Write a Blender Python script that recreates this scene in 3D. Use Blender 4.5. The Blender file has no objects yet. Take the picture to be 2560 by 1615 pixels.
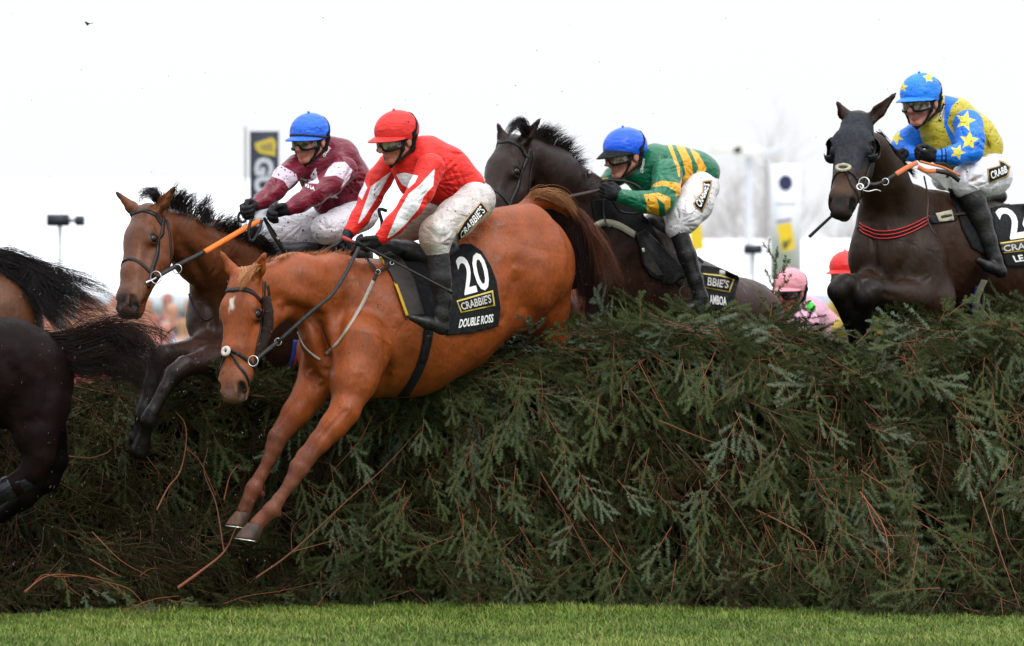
import bpy, bmesh, math, random
import numpy as np
from mathutils import Vector
from mathutils.bvhtree import BVHTree
from mathutils.geometry import delaunay_2d_cdt
rnd = random.Random(7); RS = np.random.RandomState(11)
SC = bpy.context.scene; COL = SC.collection
FPX = 8460.0; CH = 1.5                      # focal length in photo pixels, camera height
# ---------------------------------------------------------------- camera
cam = bpy.data.cameras.new('camera'); co = bpy.data.objects.new('camera', cam); COL.objects.link(co)
co.location = (0, 0, CH); co.rotation_euler = (math.radians(90), 0, 0)
cam.sensor_width = 36; cam.lens = 36 * FPX / 2560; cam.clip_end = 3000; cam.clip_start = 0.1
cam.dof.use_dof = True; cam.dof.focus_distance = 17.6; cam.dof.aperture_fstop = 2.4
SC.camera = co
# ---------------------------------------------------------------- world and sun (bright overcast)
SUN_EL, SUN_AZ = math.radians(48), math.radians(150)
wo = bpy.data.worlds.new('World'); SC.world = wo; wo.use_nodes = True
nt = wo.node_tree; nt.nodes.clear()
out = nt.nodes.new('ShaderNodeOutputWorld'); bg = nt.nodes.new('ShaderNodeBackground')
sky = nt.nodes.new('ShaderNodeTexSky'); sky.sky_type = 'NISHITA'; sky.sun_disc = False
sky.sun_elevation = SUN_EL; sky.sun_rotation = SUN_AZ; sky.dust_density = 4; sky.air_density = 1.5
hs = nt.nodes.new('ShaderNodeHueSaturation'); hs.inputs['Saturation'].default_value = 0.12
mx = nt.nodes.new('ShaderNodeMix'); mx.data_type = 'RGBA'; mx.inputs[0].default_value = 0.93   # cloud layer over the blue
mx.inputs[7].default_value = (10.0, 10.15, 10.5, 1)
nt.links.new(sky.outputs[0], hs.inputs['Color']); nt.links.new(hs.outputs[0], mx.inputs[6])
# overcast sky: brighter overhead than at the horizon
tc = nt.nodes.new('ShaderNodeTexCoord'); sx = nt.nodes.new('ShaderNodeSeparateXYZ'); nt.links.new(tc.outputs['Generated'], sx.inputs[0])
mr = nt.nodes.new('ShaderNodeMapRange'); mr.inputs[1].default_value = .16; mr.inputs[2].default_value = 1.; mr.inputs[3].default_value = .93; mr.inputs[4].default_value = 2.5
nt.links.new(sx.outputs['Z'], mr.inputs[0]); vm = nt.nodes.new('ShaderNodeVectorMath'); vm.operation = 'SCALE'
nt.links.new(mx.outputs[2], vm.inputs[0]); nt.links.new(mr.outputs[0], vm.inputs['Scale'])
nt.links.new(vm.outputs[0], bg.inputs[0]); bg.inputs[1].default_value = 0.10
nt.links.new(bg.outputs[0], out.inputs[0])
sl = bpy.data.lights.new('sun', 'SUN'); so = bpy.data.objects.new('sun', sl); COL.objects.link(so)
sl.energy = 1.1; sl.angle = math.radians(14); sl.color = (1, .96, .9)
SUN_DIR = Vector((math.sin(SUN_AZ) * math.cos(SUN_EL), math.cos(SUN_AZ) * math.cos(SUN_EL), math.sin(SUN_EL)))
so.rotation_euler = SUN_DIR.to_track_quat('Z', 'Y').to_euler()
SC.view_settings.view_transform = 'Standard'; SC.view_settings.look = 'None'
SC.view_settings.exposure = 0.16; SC.view_settings.gamma = 1

# ---------------------------------------------------------------- helpers
def W(x, y, D):
    return np.array([(x - 1280) / FPX * D, D, CH - (y - 808) / FPX * D])
def R(r, D): return r / FPX * D
def nrm(v): v = np.asarray(v, float); return v / max(1e-9, np.linalg.norm(v))

def tag(o, label=None, cat=None, group=None, kind=None):
    if label: o['label'] = label
    if cat: o['category'] = cat
    if group: o['group'] = group
    if kind: o['kind'] = kind
    return o
def thing(name, label, cat, loc, group=None):
    o = bpy.data.objects.new(name, None); COL.objects.link(o); o.location = tuple(loc)
    o.empty_display_size = .1
    return tag(o, label, cat, group)
def attach(o, parent):
    if parent is not None:
        o.parent = parent
        if parent.type == 'EMPTY': o.location = tuple(-Vector(parent.location))
def mk(name, V, Fc, mat, parent=None, smooth=True, col=None, fa=None, sizes=None):
    """mesh from arrays: Fc is (n,3) or (n,4), or a list of such arrays"""
    V = np.asarray(V, np.float32)
    if not isinstance(Fc, list): Fc = [Fc]
    Fc = [np.asarray(f, np.int32) for f in Fc if len(f)]
    me = bpy.data.meshes.new(name)
    me.vertices.add(len(V)); me.vertices.foreach_set('co', V.ravel())
    idx = np.concatenate([f.ravel() for f in Fc]); me.loops.add(len(idx)); me.loops.foreach_set('vertex_index', idx)
    cnt = np.concatenate([np.full(len(f), f.shape[1], np.int32) for f in Fc])
    st = np.concatenate([[0], np.cumsum(cnt)[:-1]]).astype(np.int32)
    me.polygons.add(len(cnt)); me.polygons.foreach_set('loop_start', st)
    if smooth: me.polygons.foreach_set('use_smooth', np.ones(len(cnt), bool))
    me.update(calc_edges=True)
    if col is not None:
        a = me.attributes.new('Col', 'FLOAT_COLOR', 'POINT')
        c = np.ones((len(V), 4), np.float32); c[:, :3] = col; a.data.foreach_set('color', c.ravel())
    if fa:
        for k, v in fa.items():
            a = me.attributes.new(k, 'FLOAT', 'POINT'); a.data.foreach_set('value', np.asarray(v, np.float32))
    if mat is not None: me.materials.append(mat)
    o = bpy.data.objects.new(name, me); COL.objects.link(o); attach(o, parent)
    return o

# ---------------------------------------------------------------- signed-distance modelling
def cap(a, b, ra, rb=None, sq=1., k=.02, col=None, sub=False):
    return dict(t='c', a=np.asarray(a, float), b=np.asarray(b, float), ra=ra, rb=ra if rb is None else rb, sq=sq, k=k, col=col, sub=sub)
def ell(c, r, M=None, k=.02, col=None, sub=False):
    return dict(t='e', c=np.asarray(c, float), r=np.asarray(r, float), M=np.eye(3) if M is None else np.asarray(M), k=k, col=col, sub=sub)
def ch(D0, pts, sq=1., k=.02, col=None, sub=False, shrink=0):
    out = []
    P = [(W(x, y, D0 + d), R(r, D0 + d)) for x, y, d, r in pts]
    if len(P) == 1: return [cap(P[0][0], P[0][0] + [.001, 0, 0], P[0][1], sq=sq, k=k, col=col, sub=sub)]
    for (a, ra), (b, rb) in zip(P, P[1:]): out.append(cap(a, b, ra, rb, sq, k, col, sub))
    return out
def pdist(p, X, Y, Z):
    if p['t'] == 'c':
        s = p['sq']; a = p['a']; b = p['b']
        ax, ay, az = a; bx, by, bz = b[0] - ax, (b[1] - ay) / s, b[2] - az
        px, py, pz = X - ax, (Y - ay) / s, Z - az
        l2 = bx * bx + by * by + bz * bz + 1e-12
        h = np.clip((px * bx + py * by + pz * bz) / l2, 0, 1)
        return np.sqrt((px - bx * h) ** 2 + (py - by * h) ** 2 + (pz - bz * h) ** 2) - (p['ra'] + (p['rb'] - p['ra']) * h)
    c, r, M = p['c'], p['r'], p['M']
    px, py, pz = X - c[0], Y - c[1], Z - c[2]
    q = [(M[i][0] * px + M[i][1] * py + M[i][2] * pz) for i in range(3)]
    k0 = np.sqrt(sum((q[i] / r[i]) ** 2 for i in range(3)))
    k1 = np.sqrt(sum((q[i] / r[i] ** 2) ** 2 for i in range(3))) + 1e-9
    return k0 * (k0 - 1) / k1
def pbox(p):
    if p['t'] == 'c':
        rr = np.array([1, max(1, p['sq']), 1]); r1 = p['ra'] * rr; r2 = p['rb'] * rr
        return np.minimum(p['a'] - r1, p['b'] - r2), np.maximum(p['a'] + r1, p['b'] + r2)
    e = np.sqrt(((p['M'].T * p['r']) ** 2).sum(1)); return p['c'] - e, p['c'] + e
def field(prims, vox):
    lo = np.min([pbox(p)[0] for p in prims if not p['sub']], 0) - 4 * vox
    hi = np.max([pbox(p)[1] for p in prims if not p['sub']], 0) + 4 * vox
    n = np.ceil((hi - lo) / vox).astype(int) + 1
    ax = [(lo[i] + np.arange(n[i]) * vox).astype(np.float32) for i in range(3)]
    F = np.full(n, .5, np.float32)
    for p in prims:
        m = p['k'] + 4 * vox; l, h = pbox(p)
        i0 = np.maximum(((l - m - lo) / vox).astype(int), 0); i1 = np.minimum(((h + m - lo) / vox).astype(int) + 2, n)
        if (i1 <= i0).any(): continue
        sl_ = tuple(slice(a, b) for a, b in zip(i0, i1))
        X = ax[0][sl_[0]][:, None, None]; Y = ax[1][sl_[1]][None, :, None]; Z = ax[2][sl_[2]][None, None, :]
        d = pdist(p, X, Y, Z).astype(np.float32); f = F[sl_]; k = p['k']
        if p['sub']:
            d = -d; hh = np.maximum(k - np.abs(f - d), 0) / k; F[sl_] = np.maximum(f, d) + hh * hh * k / 4
        else:
            hh = np.maximum(k - np.abs(f - d), 0) / k; F[sl_] = np.minimum(f, d) - hh * hh * k / 4
    return F, lo
CO = [(0,0,0),(1,0,0),(0,1,0),(1,1,0),(0,0,1),(1,0,1),(0,1,1),(1,1,1)]
ED = [(0,1),(2,3),(4,5),(6,7),(0,2),(1,3),(4,6),(5,7),(0,4),(1,5),(2,6),(3,7)]
def snets(F, lo, vox, smooth=3):
    s = F < 0; n = np.array(F.shape) - 1
    c = np.zeros(n, np.int8)
    for o in CO: c += s[o[0]:o[0]+n[0], o[1]:o[1]+n[1], o[2]:o[2]+n[2]]
    act = (c > 0) & (c < 8); ids = np.argwhere(act); idx = np.full(n, -1, np.int32); idx[act] = np.arange(len(ids))
    f = [F[ids[:,0]+o[0], ids[:,1]+o[1], ids[:,2]+o[2]] for o in CO]
    P = np.zeros((len(ids), 3)); Wt = np.zeros(len(ids))
    for a, b in ED:
        m = (f[a] < 0) != (f[b] < 0)
        t = f[a][m] / (f[a][m] - f[b][m]); ca = np.array(CO[a], float); cb = np.array(CO[b], float)
        P[m] += ca + t[:, None] * (cb - ca); Wt[m] += 1
    V = (ids + P / Wt[:, None]) * vox + lo
    Q = []
    for A in range(3):
        B, C_ = [(1,2),(2,0),(0,1)][A]
        sa = [slice(None)] * 3; sb = [slice(None)] * 3; sa[A] = slice(0, -1); sb[A] = slice(1, None)
        s0 = s[tuple(sa)]; s1 = s[tuple(sb)]
        e = np.argwhere(s0 != s1); e = e[(e[:, B] > 0) & (e[:, C_] > 0) & (e[:, B] < n[B]) & (e[:, C_] < n[C_])]
        ins = s0[e[:,0], e[:,1], e[:,2]]
        def g(db, dc):
            q = e.copy(); q[:, B] -= db; q[:, C_] -= dc; return idx[q[:,0], q[:,1], q[:,2]]
        q = np.stack([g(1,1), g(0,1), g(0,0), g(1,0)], 1); q[~ins] = q[~ins][:, ::-1]; Q.append(q)
    Q = np.concatenate(Q); Q = Q[(Q >= 0).all(1)]
    e1 = np.concatenate([Q[:, [0,1]], Q[:, [1,2]], Q[:, [2,3]], Q[:, [3,0]]]); nv = len(V)
    a = np.concatenate([e1[:,0], e1[:,1]]); b = np.concatenate([e1[:,1], e1[:,0]]); deg = np.bincount(a, minlength=nv).astype(float) + 1e-9
    for it in range(smooth):
        L = np.stack([np.bincount(a, V[b, i], nv) for i in range(3)], 1) / deg[:, None]
        V = V + .5 * (L - V)
        if it == smooth - 1: V = V - .53 * 0 * (L - V)
    return V, Q
def vnormals(V, Q):
    n = np.cross(V[Q[:,2]] - V[Q[:,0]], V[Q[:,3]] - V[Q[:,1]]); N = np.zeros_like(V)
    for i in range(4):
        for j in range(3): N[:, j] += np.bincount(Q[:, i], n[:, j], len(V))
    return N / (np.linalg.norm(N, axis=1)[:, None] + 1e-12)
def colours(V, prims, pal, tau):
    C_ = np.zeros((len(V), 3)); Ws = np.zeros(len(V)) + 1e-9; ds = []; cs = []
    for p in prims:
        if p['sub'] or p['col'] is None: continue
        ds.append(pdist(p, V[:,0], V[:,1], V[:,2])); cs.append(pal[p['col']])
    ds = np.array(ds); m = ds.min(0)
    for d, c in zip(ds, cs):
        w = np.exp(-(d - m) / tau); C_ += w[:, None] * np.array(c)[None, :]; Ws += w
    return C_ / Ws[:, None]
def paint(V, C_, spots):
    """spots: (centre, radius, softness, colour, strength) balls, or pairs of points for a stroke"""
    for a, b, r, soft, c, st in spots:
        p = cap(a, b, r); d = pdist(p, V[:,0], V[:,1], V[:,2]); w = np.clip(.5 - d / soft, 0, 1) * st
        C_ = C_ * (1 - w[:, None]) + np.array(c)[None, :] * w[:, None]
    return C_
def fold(V, N, amp, fr, seed, d=(0, 0, 1)):
    """cloth folds / muscle ripple by warped sine ridges"""
    r = np.random.RandomState(seed); out = np.zeros(len(V))
    for o in range(5):
        a = r.normal(size=3); a /= np.linalg.norm(a); b = r.normal(size=3); c = r.normal(size=3)
        f = fr * (1.35 ** o); w = np.sin(V @ b * f * .6 + r.rand() * 6) * 1.5 + np.sin(V @ c * f * .4) * 1.2
        gate = np.clip(np.sin(V @ c * f * .25 + r.rand() * 6) + .2, 0, 1)
        out += (1 - np.abs(np.sin(V @ a * f + w))) ** 2 * gate / (1.2 ** o)
    return V + N * ((out - out.mean()) * amp)[:, None]
def poly_sd(poly, U):
    """signed distance (negative inside) of 2D points U to polygon"""
    P = np.asarray(poly, float); d = np.full(len(U), 1e9); ins = np.zeros(len(U), bool); n = len(P)
    for i in range(n):
        a = P[i]; b = P[(i + 1) % n]; ba = b - a; pa = U - a
        h = np.clip((pa @ ba) / (ba @ ba + 1e-9), 0, 1); d = np.minimum(d, np.linalg.norm(pa - h[:, None] * ba, axis=1))
        c = ((a[1] > U[:,1]) != (b[1] > U[:,1])); x = (b[0] - a[0]) * (U[:,1] - a[1]) / (b[1] - a[1] + 1e-12) + a[0]
        ins ^= c & (U[:,0] < x)
    return np.where(ins, -d, d)
def topx(V): return np.stack([V[:,0] / V[:,1] * FPX + 1280, 808 - (V[:,2] - CH) / V[:,1] * FPX], 1)
def star(cx, cy, r, rot=0, q=.42):
    return [(cx + (r if i % 2 == 0 else r * q) * math.sin(rot + i * math.pi / 5), cy - (r if i % 2 == 0 else r * q) * math.cos(rot + i * math.pi / 5)) for i in range(10)]
def sculpt(V, Q, strokes):
    """press furrows (depth > 0) or raise ridges (depth < 0) along strokes, on the near side of the body"""
    for pts, w, dep in strokes:
        N = vnormals(V, Q); U = topx(V); P = spline(np.array(pts, float), 4 * len(pts)); d = np.full(len(V), 1e9)
        for a, b in zip(P, P[1:]):
            ba = b - a; pa = U - a; h = np.clip((pa @ ba) / (ba @ ba + 1e-9), 0, 1); d = np.minimum(d, np.linalg.norm(pa - h[:, None] * ba, axis=1))
        e = np.minimum(np.linalg.norm(U - P[0], axis=1), np.linalg.norm(U - P[-1], axis=1)); L_ = np.linalg.norm(np.diff(P, axis=0), axis=1).sum()
        g = np.exp(-(d / w) ** 2) * np.clip(-N[:, 1] * 1.6, 0, 1) * np.clip(.25 + e / (.3 * L_ + 1), 0, 1)
        V = V - N * (g * dep)[:, None]
    return V
def blob(name, prims, vox, mat, parent, pal=None, tau=.01, spots=None, amp=0, fr=60, seed=1, pats=None, smooth=3, bvh=False, front=None, strokes=None):
    F, lo = field(prims, vox); V, Q = snets(F, lo, vox, smooth)
    if strokes: V = sculpt(V, Q, strokes)
    if amp: V = fold(V, vnormals(V, Q), amp, fr, seed)
    C_ = colours(V, prims, pal, tau) if pal else None
    if spots and C_ is not None: C_ = paint(V, C_, spots)
    fa = {}
    if pats:
        U = topx(V)
        for k, polys in pats.items():
            d = np.full(len(V), 99.)
            for pl in polys: d = np.minimum(d, poly_sd(pl, U))
            fa[k] = d
    o = mk(name, V, Q, mat, parent, True, C_, fa)
    if bvh: return o, BVHTree.FromPolygons(V.tolist(), Q.tolist())
    return o
CAM = Vector((0, 0, CH))
def hit(bvh, x, y, off, Dm):
    w = W(x, y, 10.); d = Vector(w) - CAM; d.normalize()
    h = bvh.ray_cast(CAM, d)
    if h[0] is None or abs(h[0].y - Dm) > .6:
        n = bvh.find_nearest(Vector(W(x, y, Dm))); 
        q = Vector(W(x, y, n[0].y)) if n[0] is not None else Vector(W(x, y, Dm))
        return np.array(q) + np.array([0, -off, 0]), np.array([0, -1., 0])
    nn = h[1]
    if nn.dot(d) > 0: nn = -nn
    # push out towards the viewer so cloth clears the coat
    return np.array(h[0] + nn * off * .4 - d * off * .6), np.array(nn)
def spline(P, n):
    P = np.asarray(P, float); m = len(P)
    if m == 2: return P[0] + (P[1] - P[0]) * np.linspace(0, 1, n)[:, None]
    E = np.concatenate([[2 * P[0] - P[1]], P, [2 * P[-1] - P[-2]]]); out = []
    for t in np.linspace(0, m - 1 - 1e-6, n):
        i = int(t); u = t - i; a, b, c, d = E[i:i+4]
        out.append(.5 * ((2*b) + (-a + c)*u + (2*a - 5*b + 4*c - d)*u*u + (-a + 3*b - 3*c + d)*u**3))
    return np.array(out)
def ribbon_geo(P, N, w, th):
    """rectangular strap along P with surface normals N"""
    n = len(P); T = np.gradient(P, axis=0); V = []
    w = np.broadcast_to(w, n)
    for i in range(n):
        t = nrm(T[i]); nn = nrm(N[i] - t * (N[i] @ t)); s = np.cross(t, nn)
        for a, b in ((-1, -1), (1, -1), (1, 1), (-1, 1)): V.append(P[i] + s * a * w[i] / 2 + nn * b * th / 2)
    Fq = []
    for i in range(n - 1):
        for j in range(4): Fq.append((i*4+j, i*4+(j+1)%4, (i+1)*4+(j+1)%4, (i+1)*4+j))
    Fq += [(3,2,1,0), tuple((n-1)*4+j for j in range(4))]
    return np.array(V), np.array(Fq)
def tube_geo(P, r, ns=8, closed=False):
    P = np.asarray(P, float); n = len(P); T = np.gradient(P, axis=0) if not closed else np.roll(P, -1, 0) - np.roll(P, 1, 0)
    r = np.broadcast_to(r, n); V = []; u = None
    for i in range(n):
        t = nrm(T[i])
        if u is None: u = nrm(np.cross(t, [.3, .5, .8]))
        u = nrm(u - t * (u @ t)); v = np.cross(t, u)
        for j in range(ns):
            a = 2 * math.pi * j / ns; V.append(P[i] + (u * math.cos(a) + v * math.sin(a)) * r[i])
    Fq = []; m = n if closed else n - 1
    for i in range(m):
        for j in range(ns): Fq.append((i*ns+j, i*ns+(j+1)%ns, ((i+1)%n)*ns+(j+1)%ns, ((i+1)%n)*ns+j))
    V = np.array(V)
    return V, np.array(Fq)
class Geo:
    def __init__(s): s.V = []; s.F = {3: [], 4: []}; s.n = 0
    def add(s, V, Fq):
        V = np.asarray(V); Fq = np.asarray(Fq)
        s.V.append(V); s.F[Fq.shape[1]].append(Fq + s.n); s.n += len(V); return s
    def build(s, name, mat, parent=None, smooth=True, col=None, fa=None):
        F_ = [np.concatenate(v) for v in s.F.values() if v]
        return mk(name, np.concatenate(s.V), F_, mat, parent, smooth, col, fa)
def strap(name, pts, w, bvh, Dm, mat, parent, off=.004, th=.004, n=None, build=True):
    """strap laid on a surface: pts are points in photo pixels"""
    n = n or max(8, int(len(pts) * 6)); U = spline(np.array(pts, float), n); P = []; N = []
    for x, y in U:
        p, q = hit(bvh, x, y, off, Dm); P.append(p); N.append(q)
    P = np.array(P); N = np.array(N)
    for _ in range(2):
        P[1:-1] = (P[:-2] + 2 * P[1:-1] + P[2:]) / 4; N[1:-1] = N[:-2] + N[1:-1] + N[2:]
    V, Fq = ribbon_geo(P, N, R(w, Dm), th)
    if not build: return V, Fq
    return mk(name, V, Fq, mat, parent, False)
def strap3(name, pts, w, bvh, mat, parent, off=.004, th=.004, n=None, build=True):
    """strap laid on the nearest surface: pts are world points"""
    n = n or len(pts) * 6; P = spline(pts, n); Q = []; N = []
    for p in P:
        h = bvh.find_nearest(Vector(p)); Q.append(np.array(h[0] + h[1] * off)); N.append(np.array(h[1]))
    Q = np.array(Q); N = np.array(N)
    for _ in range(2):
        Q[1:-1] = (Q[:-2] + 2 * Q[1:-1] + Q[2:]) / 4; N[1:-1] = N[:-2] + N[1:-1] + N[2:]
    V, Fq = ribbon_geo(Q, N, w, th)
    if not build: return V, Fq
    return mk(name, V, Fq, mat, parent, False)
def free_strap(name, pts, w, mat, parent, D0=0, th=.003, n=None, nv=(0, -1, .2), build=True):
    """strap through the air: pts (x,y,d[,w]) in photo pixels and depth"""
    P = spline(np.array([W(p[0], p[1], D0 + p[2]) for p in pts]), n or len(pts) * 6)
    V, Fq = ribbon_geo(P, np.tile(np.array(nv, float), (len(P), 1)), w, th)
    if not build: return V, Fq
    return mk(name, V, Fq, mat, parent, False)
def patch(name, poly, bvh, Dm, mat, parent, off=.008, th=.004, step=6, pats=None, relax=4):
    """cloth cut to a polygon and laid over a surface"""
    P = np.array(poly, float); n = len(P); pts = []
    for i in range(n):
        a, b = P[i], P[(i+1) % n]; m = max(1, int(np.linalg.norm(b - a) / step))
        for j in range(m): pts.append(a + (b - a) * j / m)
    nb = len(pts); lo = P.min(0); hi = P.max(0)
    G = np.array([(x, y) for x in np.arange(lo[0], hi[0], step) for y in np.arange(lo[1], hi[1], step)])
    G = G[poly_sd(poly, G) < -step * .45]; allp = [Vector(p) for p in pts] + [Vector(g) for g in G]
    vs, es, fs, *_ = delaunay_2d_cdt(allp, [], [list(range(nb))], 1, 1e-5)
    U = np.array([tuple(v) for v in vs]); V = []; N = []
    for x, y in U:
        p, q = hit(bvh, x, y, off, Dm); V.append(p); N.append(q)
    V = np.array(V); Fc = np.array([tuple(f) for f in fs if len(f) == 3])
    # relax in depth only, never sinking into the body
    e = np.concatenate([Fc[:, [0,1]], Fc[:, [1,2]], Fc[:, [2,0]]]); a = np.r_[e[:,0], e[:,1]]; b = np.r_[e[:,1], e[:,0]]; dg = np.bincount(a, minlength=len(V)) + 1e-9
    y0 = V[:, 1].copy()
    for _ in range(relax):
        y = np.bincount(a, V[b, 1], len(V)) / dg; y = np.minimum(y, y0)
        V = V * (y / V[:, 1])[:, None] + np.array([0, 0, CH]) * (1 - y / V[:, 1])[:, None]
    n1 = np.cross(V[Fc[0,1]] - V[Fc[0,0]], V[Fc[0,2]] - V[Fc[0,0]])
    if n1[1] > 0: Fc = Fc[:, ::-1]
    fa = {k: np.minimum.reduce([poly_sd(pl, U) for pl in v]) for k, v in (pats or {}).items()}
    o = mk(name, V, Fc, mat, parent, True, None, fa)
    md = o.modifiers.new('thick', 'SOLIDIFY'); md.thickness = th; md.offset = -1
    return o, BVHTree.FromPolygons(V.tolist(), Fc.tolist())
def text_geo(s, bold=0., italic=0.):
    c = bpy.data.curves.new('t', 'FONT'); c.body = s; c.size = 1; c.offset = bold; c.shear = italic; c.resolution_u = 3
    o = bpy.data.objects.new('t', c); COL.objects.link(o); dg = bpy.context.evaluated_depsgraph_get()
    me = bpy.data.meshes.new_from_object(o.evaluated_get(dg)); bm = bmesh.new(); bm.from_mesh(me)
    bmesh.ops.triangulate(bm, faces=bm.faces[:])
    xs = [v.co.x for v in bm.verts]; ys = [v.co.y for v in bm.verts]; x0, x1, y0, y1 = min(xs), max(xs), min(ys), max(ys)
    for _ in range(2):
        es = [e for e in bm.edges if e.calc_length() > .16]
        if es: bmesh.ops.subdivide_edges(bm, edges=es, cuts=1); bmesh.ops.triangulate(bm, faces=bm.faces[:])
    V = np.array([((v.co.x - x0) / (x1 - x0), (v.co.y - y0) / (y1 - y0)) for v in bm.verts]); bm.verts.index_update()
    Fc = np.array([[v.index for v in f.verts] for f in bm.faces])
    bm.free(); bpy.data.objects.remove(o); bpy.data.meshes.remove(me); bpy.data.curves.remove(c)
    return V, Fc
def text_on(s, quad, bvh, Dm, mat, parent, name='lettering', off=.007, bold=.02, italic=0.):
    """quad: TL, TR, BR, BL in photo pixels"""
    V, Fc = text_geo(s, bold, italic); TL, TR, BR, BL = [np.array(q, float) for q in quad]; out = []
    for u, v in V:
        p = (BL * (1-u) + BR * u) * (1 - v) + (TL * (1-u) + TR * u) * v
        out.append(hit(bvh, p[0], p[1], off, Dm)[0])
    return mk(name, np.array(out), Fc, mat, parent, False)
def wrinkles(fans, seed=1):
    """creases fanning out from points of tension: (x, y, radius, count, mean angle, spread, width, depth)"""
    rs = np.random.RandomState(seed); out = []
    for x, y, rad, n, ang, spr, w, dep in fans:
        for i in range(int(n * 1.6)):
            a = math.radians(ang + spr * (rs.rand() * 2 - 1)); r0 = rad * rs.uniform(.1, .35); L_ = rad * rs.uniform(.45, 1.); c = rs.normal() * .3
            P = [(x + r * math.cos(a + c * r / rad), y - r * math.sin(a + c * r / rad)) for r in np.linspace(r0, r0 + L_, 4)]
            out.append((P, w * rs.uniform(.55, 1.1), dep * rs.uniform(.5, 1.3) * (1 if rs.rand() < .7 else -.8)))
    return out
def hair(name, guides, n, r, mat, parent, D0, jit=.01, seg=10, seed=1, tipj=.03, col=None, wave=0., lenj=.35, clumps=0, keep=.75):
    """strands blended between neighbouring guides; guides: lists of (x,y,d)"""
    rs = np.random.RandomState(seed); G = [spline(np.array([W(x, y, D0 + d) for x, y, d in g]), seg) for g in guides]
    Vs = []; Fs = []; cs = []; ns = 3; base = 0; t = np.linspace(0, 1, seg)
    CL = [(rs.rand() * (len(G) - 1), rs.normal(size=3), rs.rand() * 6, rs.normal(size=3), 1 - rs.rand() ** 2 * lenj * .7) for _ in range(clumps)]
    for i in range(n):
        cl = CL[rs.randint(clumps)] if clumps and rs.rand() < .93 else None
        if len(G) > 1:
            q = np.clip(cl[0] + rs.normal() * .10, 0, len(G) - 1.001) if cl else rs.rand() * (len(G) - 1); a = int(q); u = q - a; P = G[a] * (1 - u) + G[a+1] * u
        else: P = G[0].copy()
        L = (cl[4] * (1 - .15 * rs.rand())) if cl else 1 - rs.rand() ** 2 * lenj; P = spline(P[:max(3, int(seg * L + .5))], seg)
        tj = (cl[1] * keep + rs.normal(size=3) * (1 - keep)) if cl else rs.normal(size=3); P = P + rs.normal(size=3) * jit * .6 * (1 if not cl else 1) * np.linspace(1, .45 if cl else 1, seg)[:, None] + np.outer(t ** 1.3, tj * tipj)
        if wave:
            ph = cl[2] if cl else rs.rand() * 6; fr = 6 + (cl[2] if cl else rs.rand() * 6); P = P + np.outer(np.sin(t * fr + ph) * t, (cl[3] if cl else rs.normal(size=3)) * wave)
        rr = r * (.6 + .8 * rs.rand()) * np.clip(1.15 - t, .12, 1)
        V, Fq = tube_geo(P, rr, ns); Vs.append(V); Fs.append(Fq + base); base += len(V)
        cs.append(np.full(len(V), rs.rand()))
    V = np.concatenate(Vs); tt = np.tile(np.repeat(t, ns), n)
    return mk(name, V, np.concatenate(Fs), mat, parent, True, None, {'rnd': np.concatenate(cs), 'along': tt})

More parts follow.
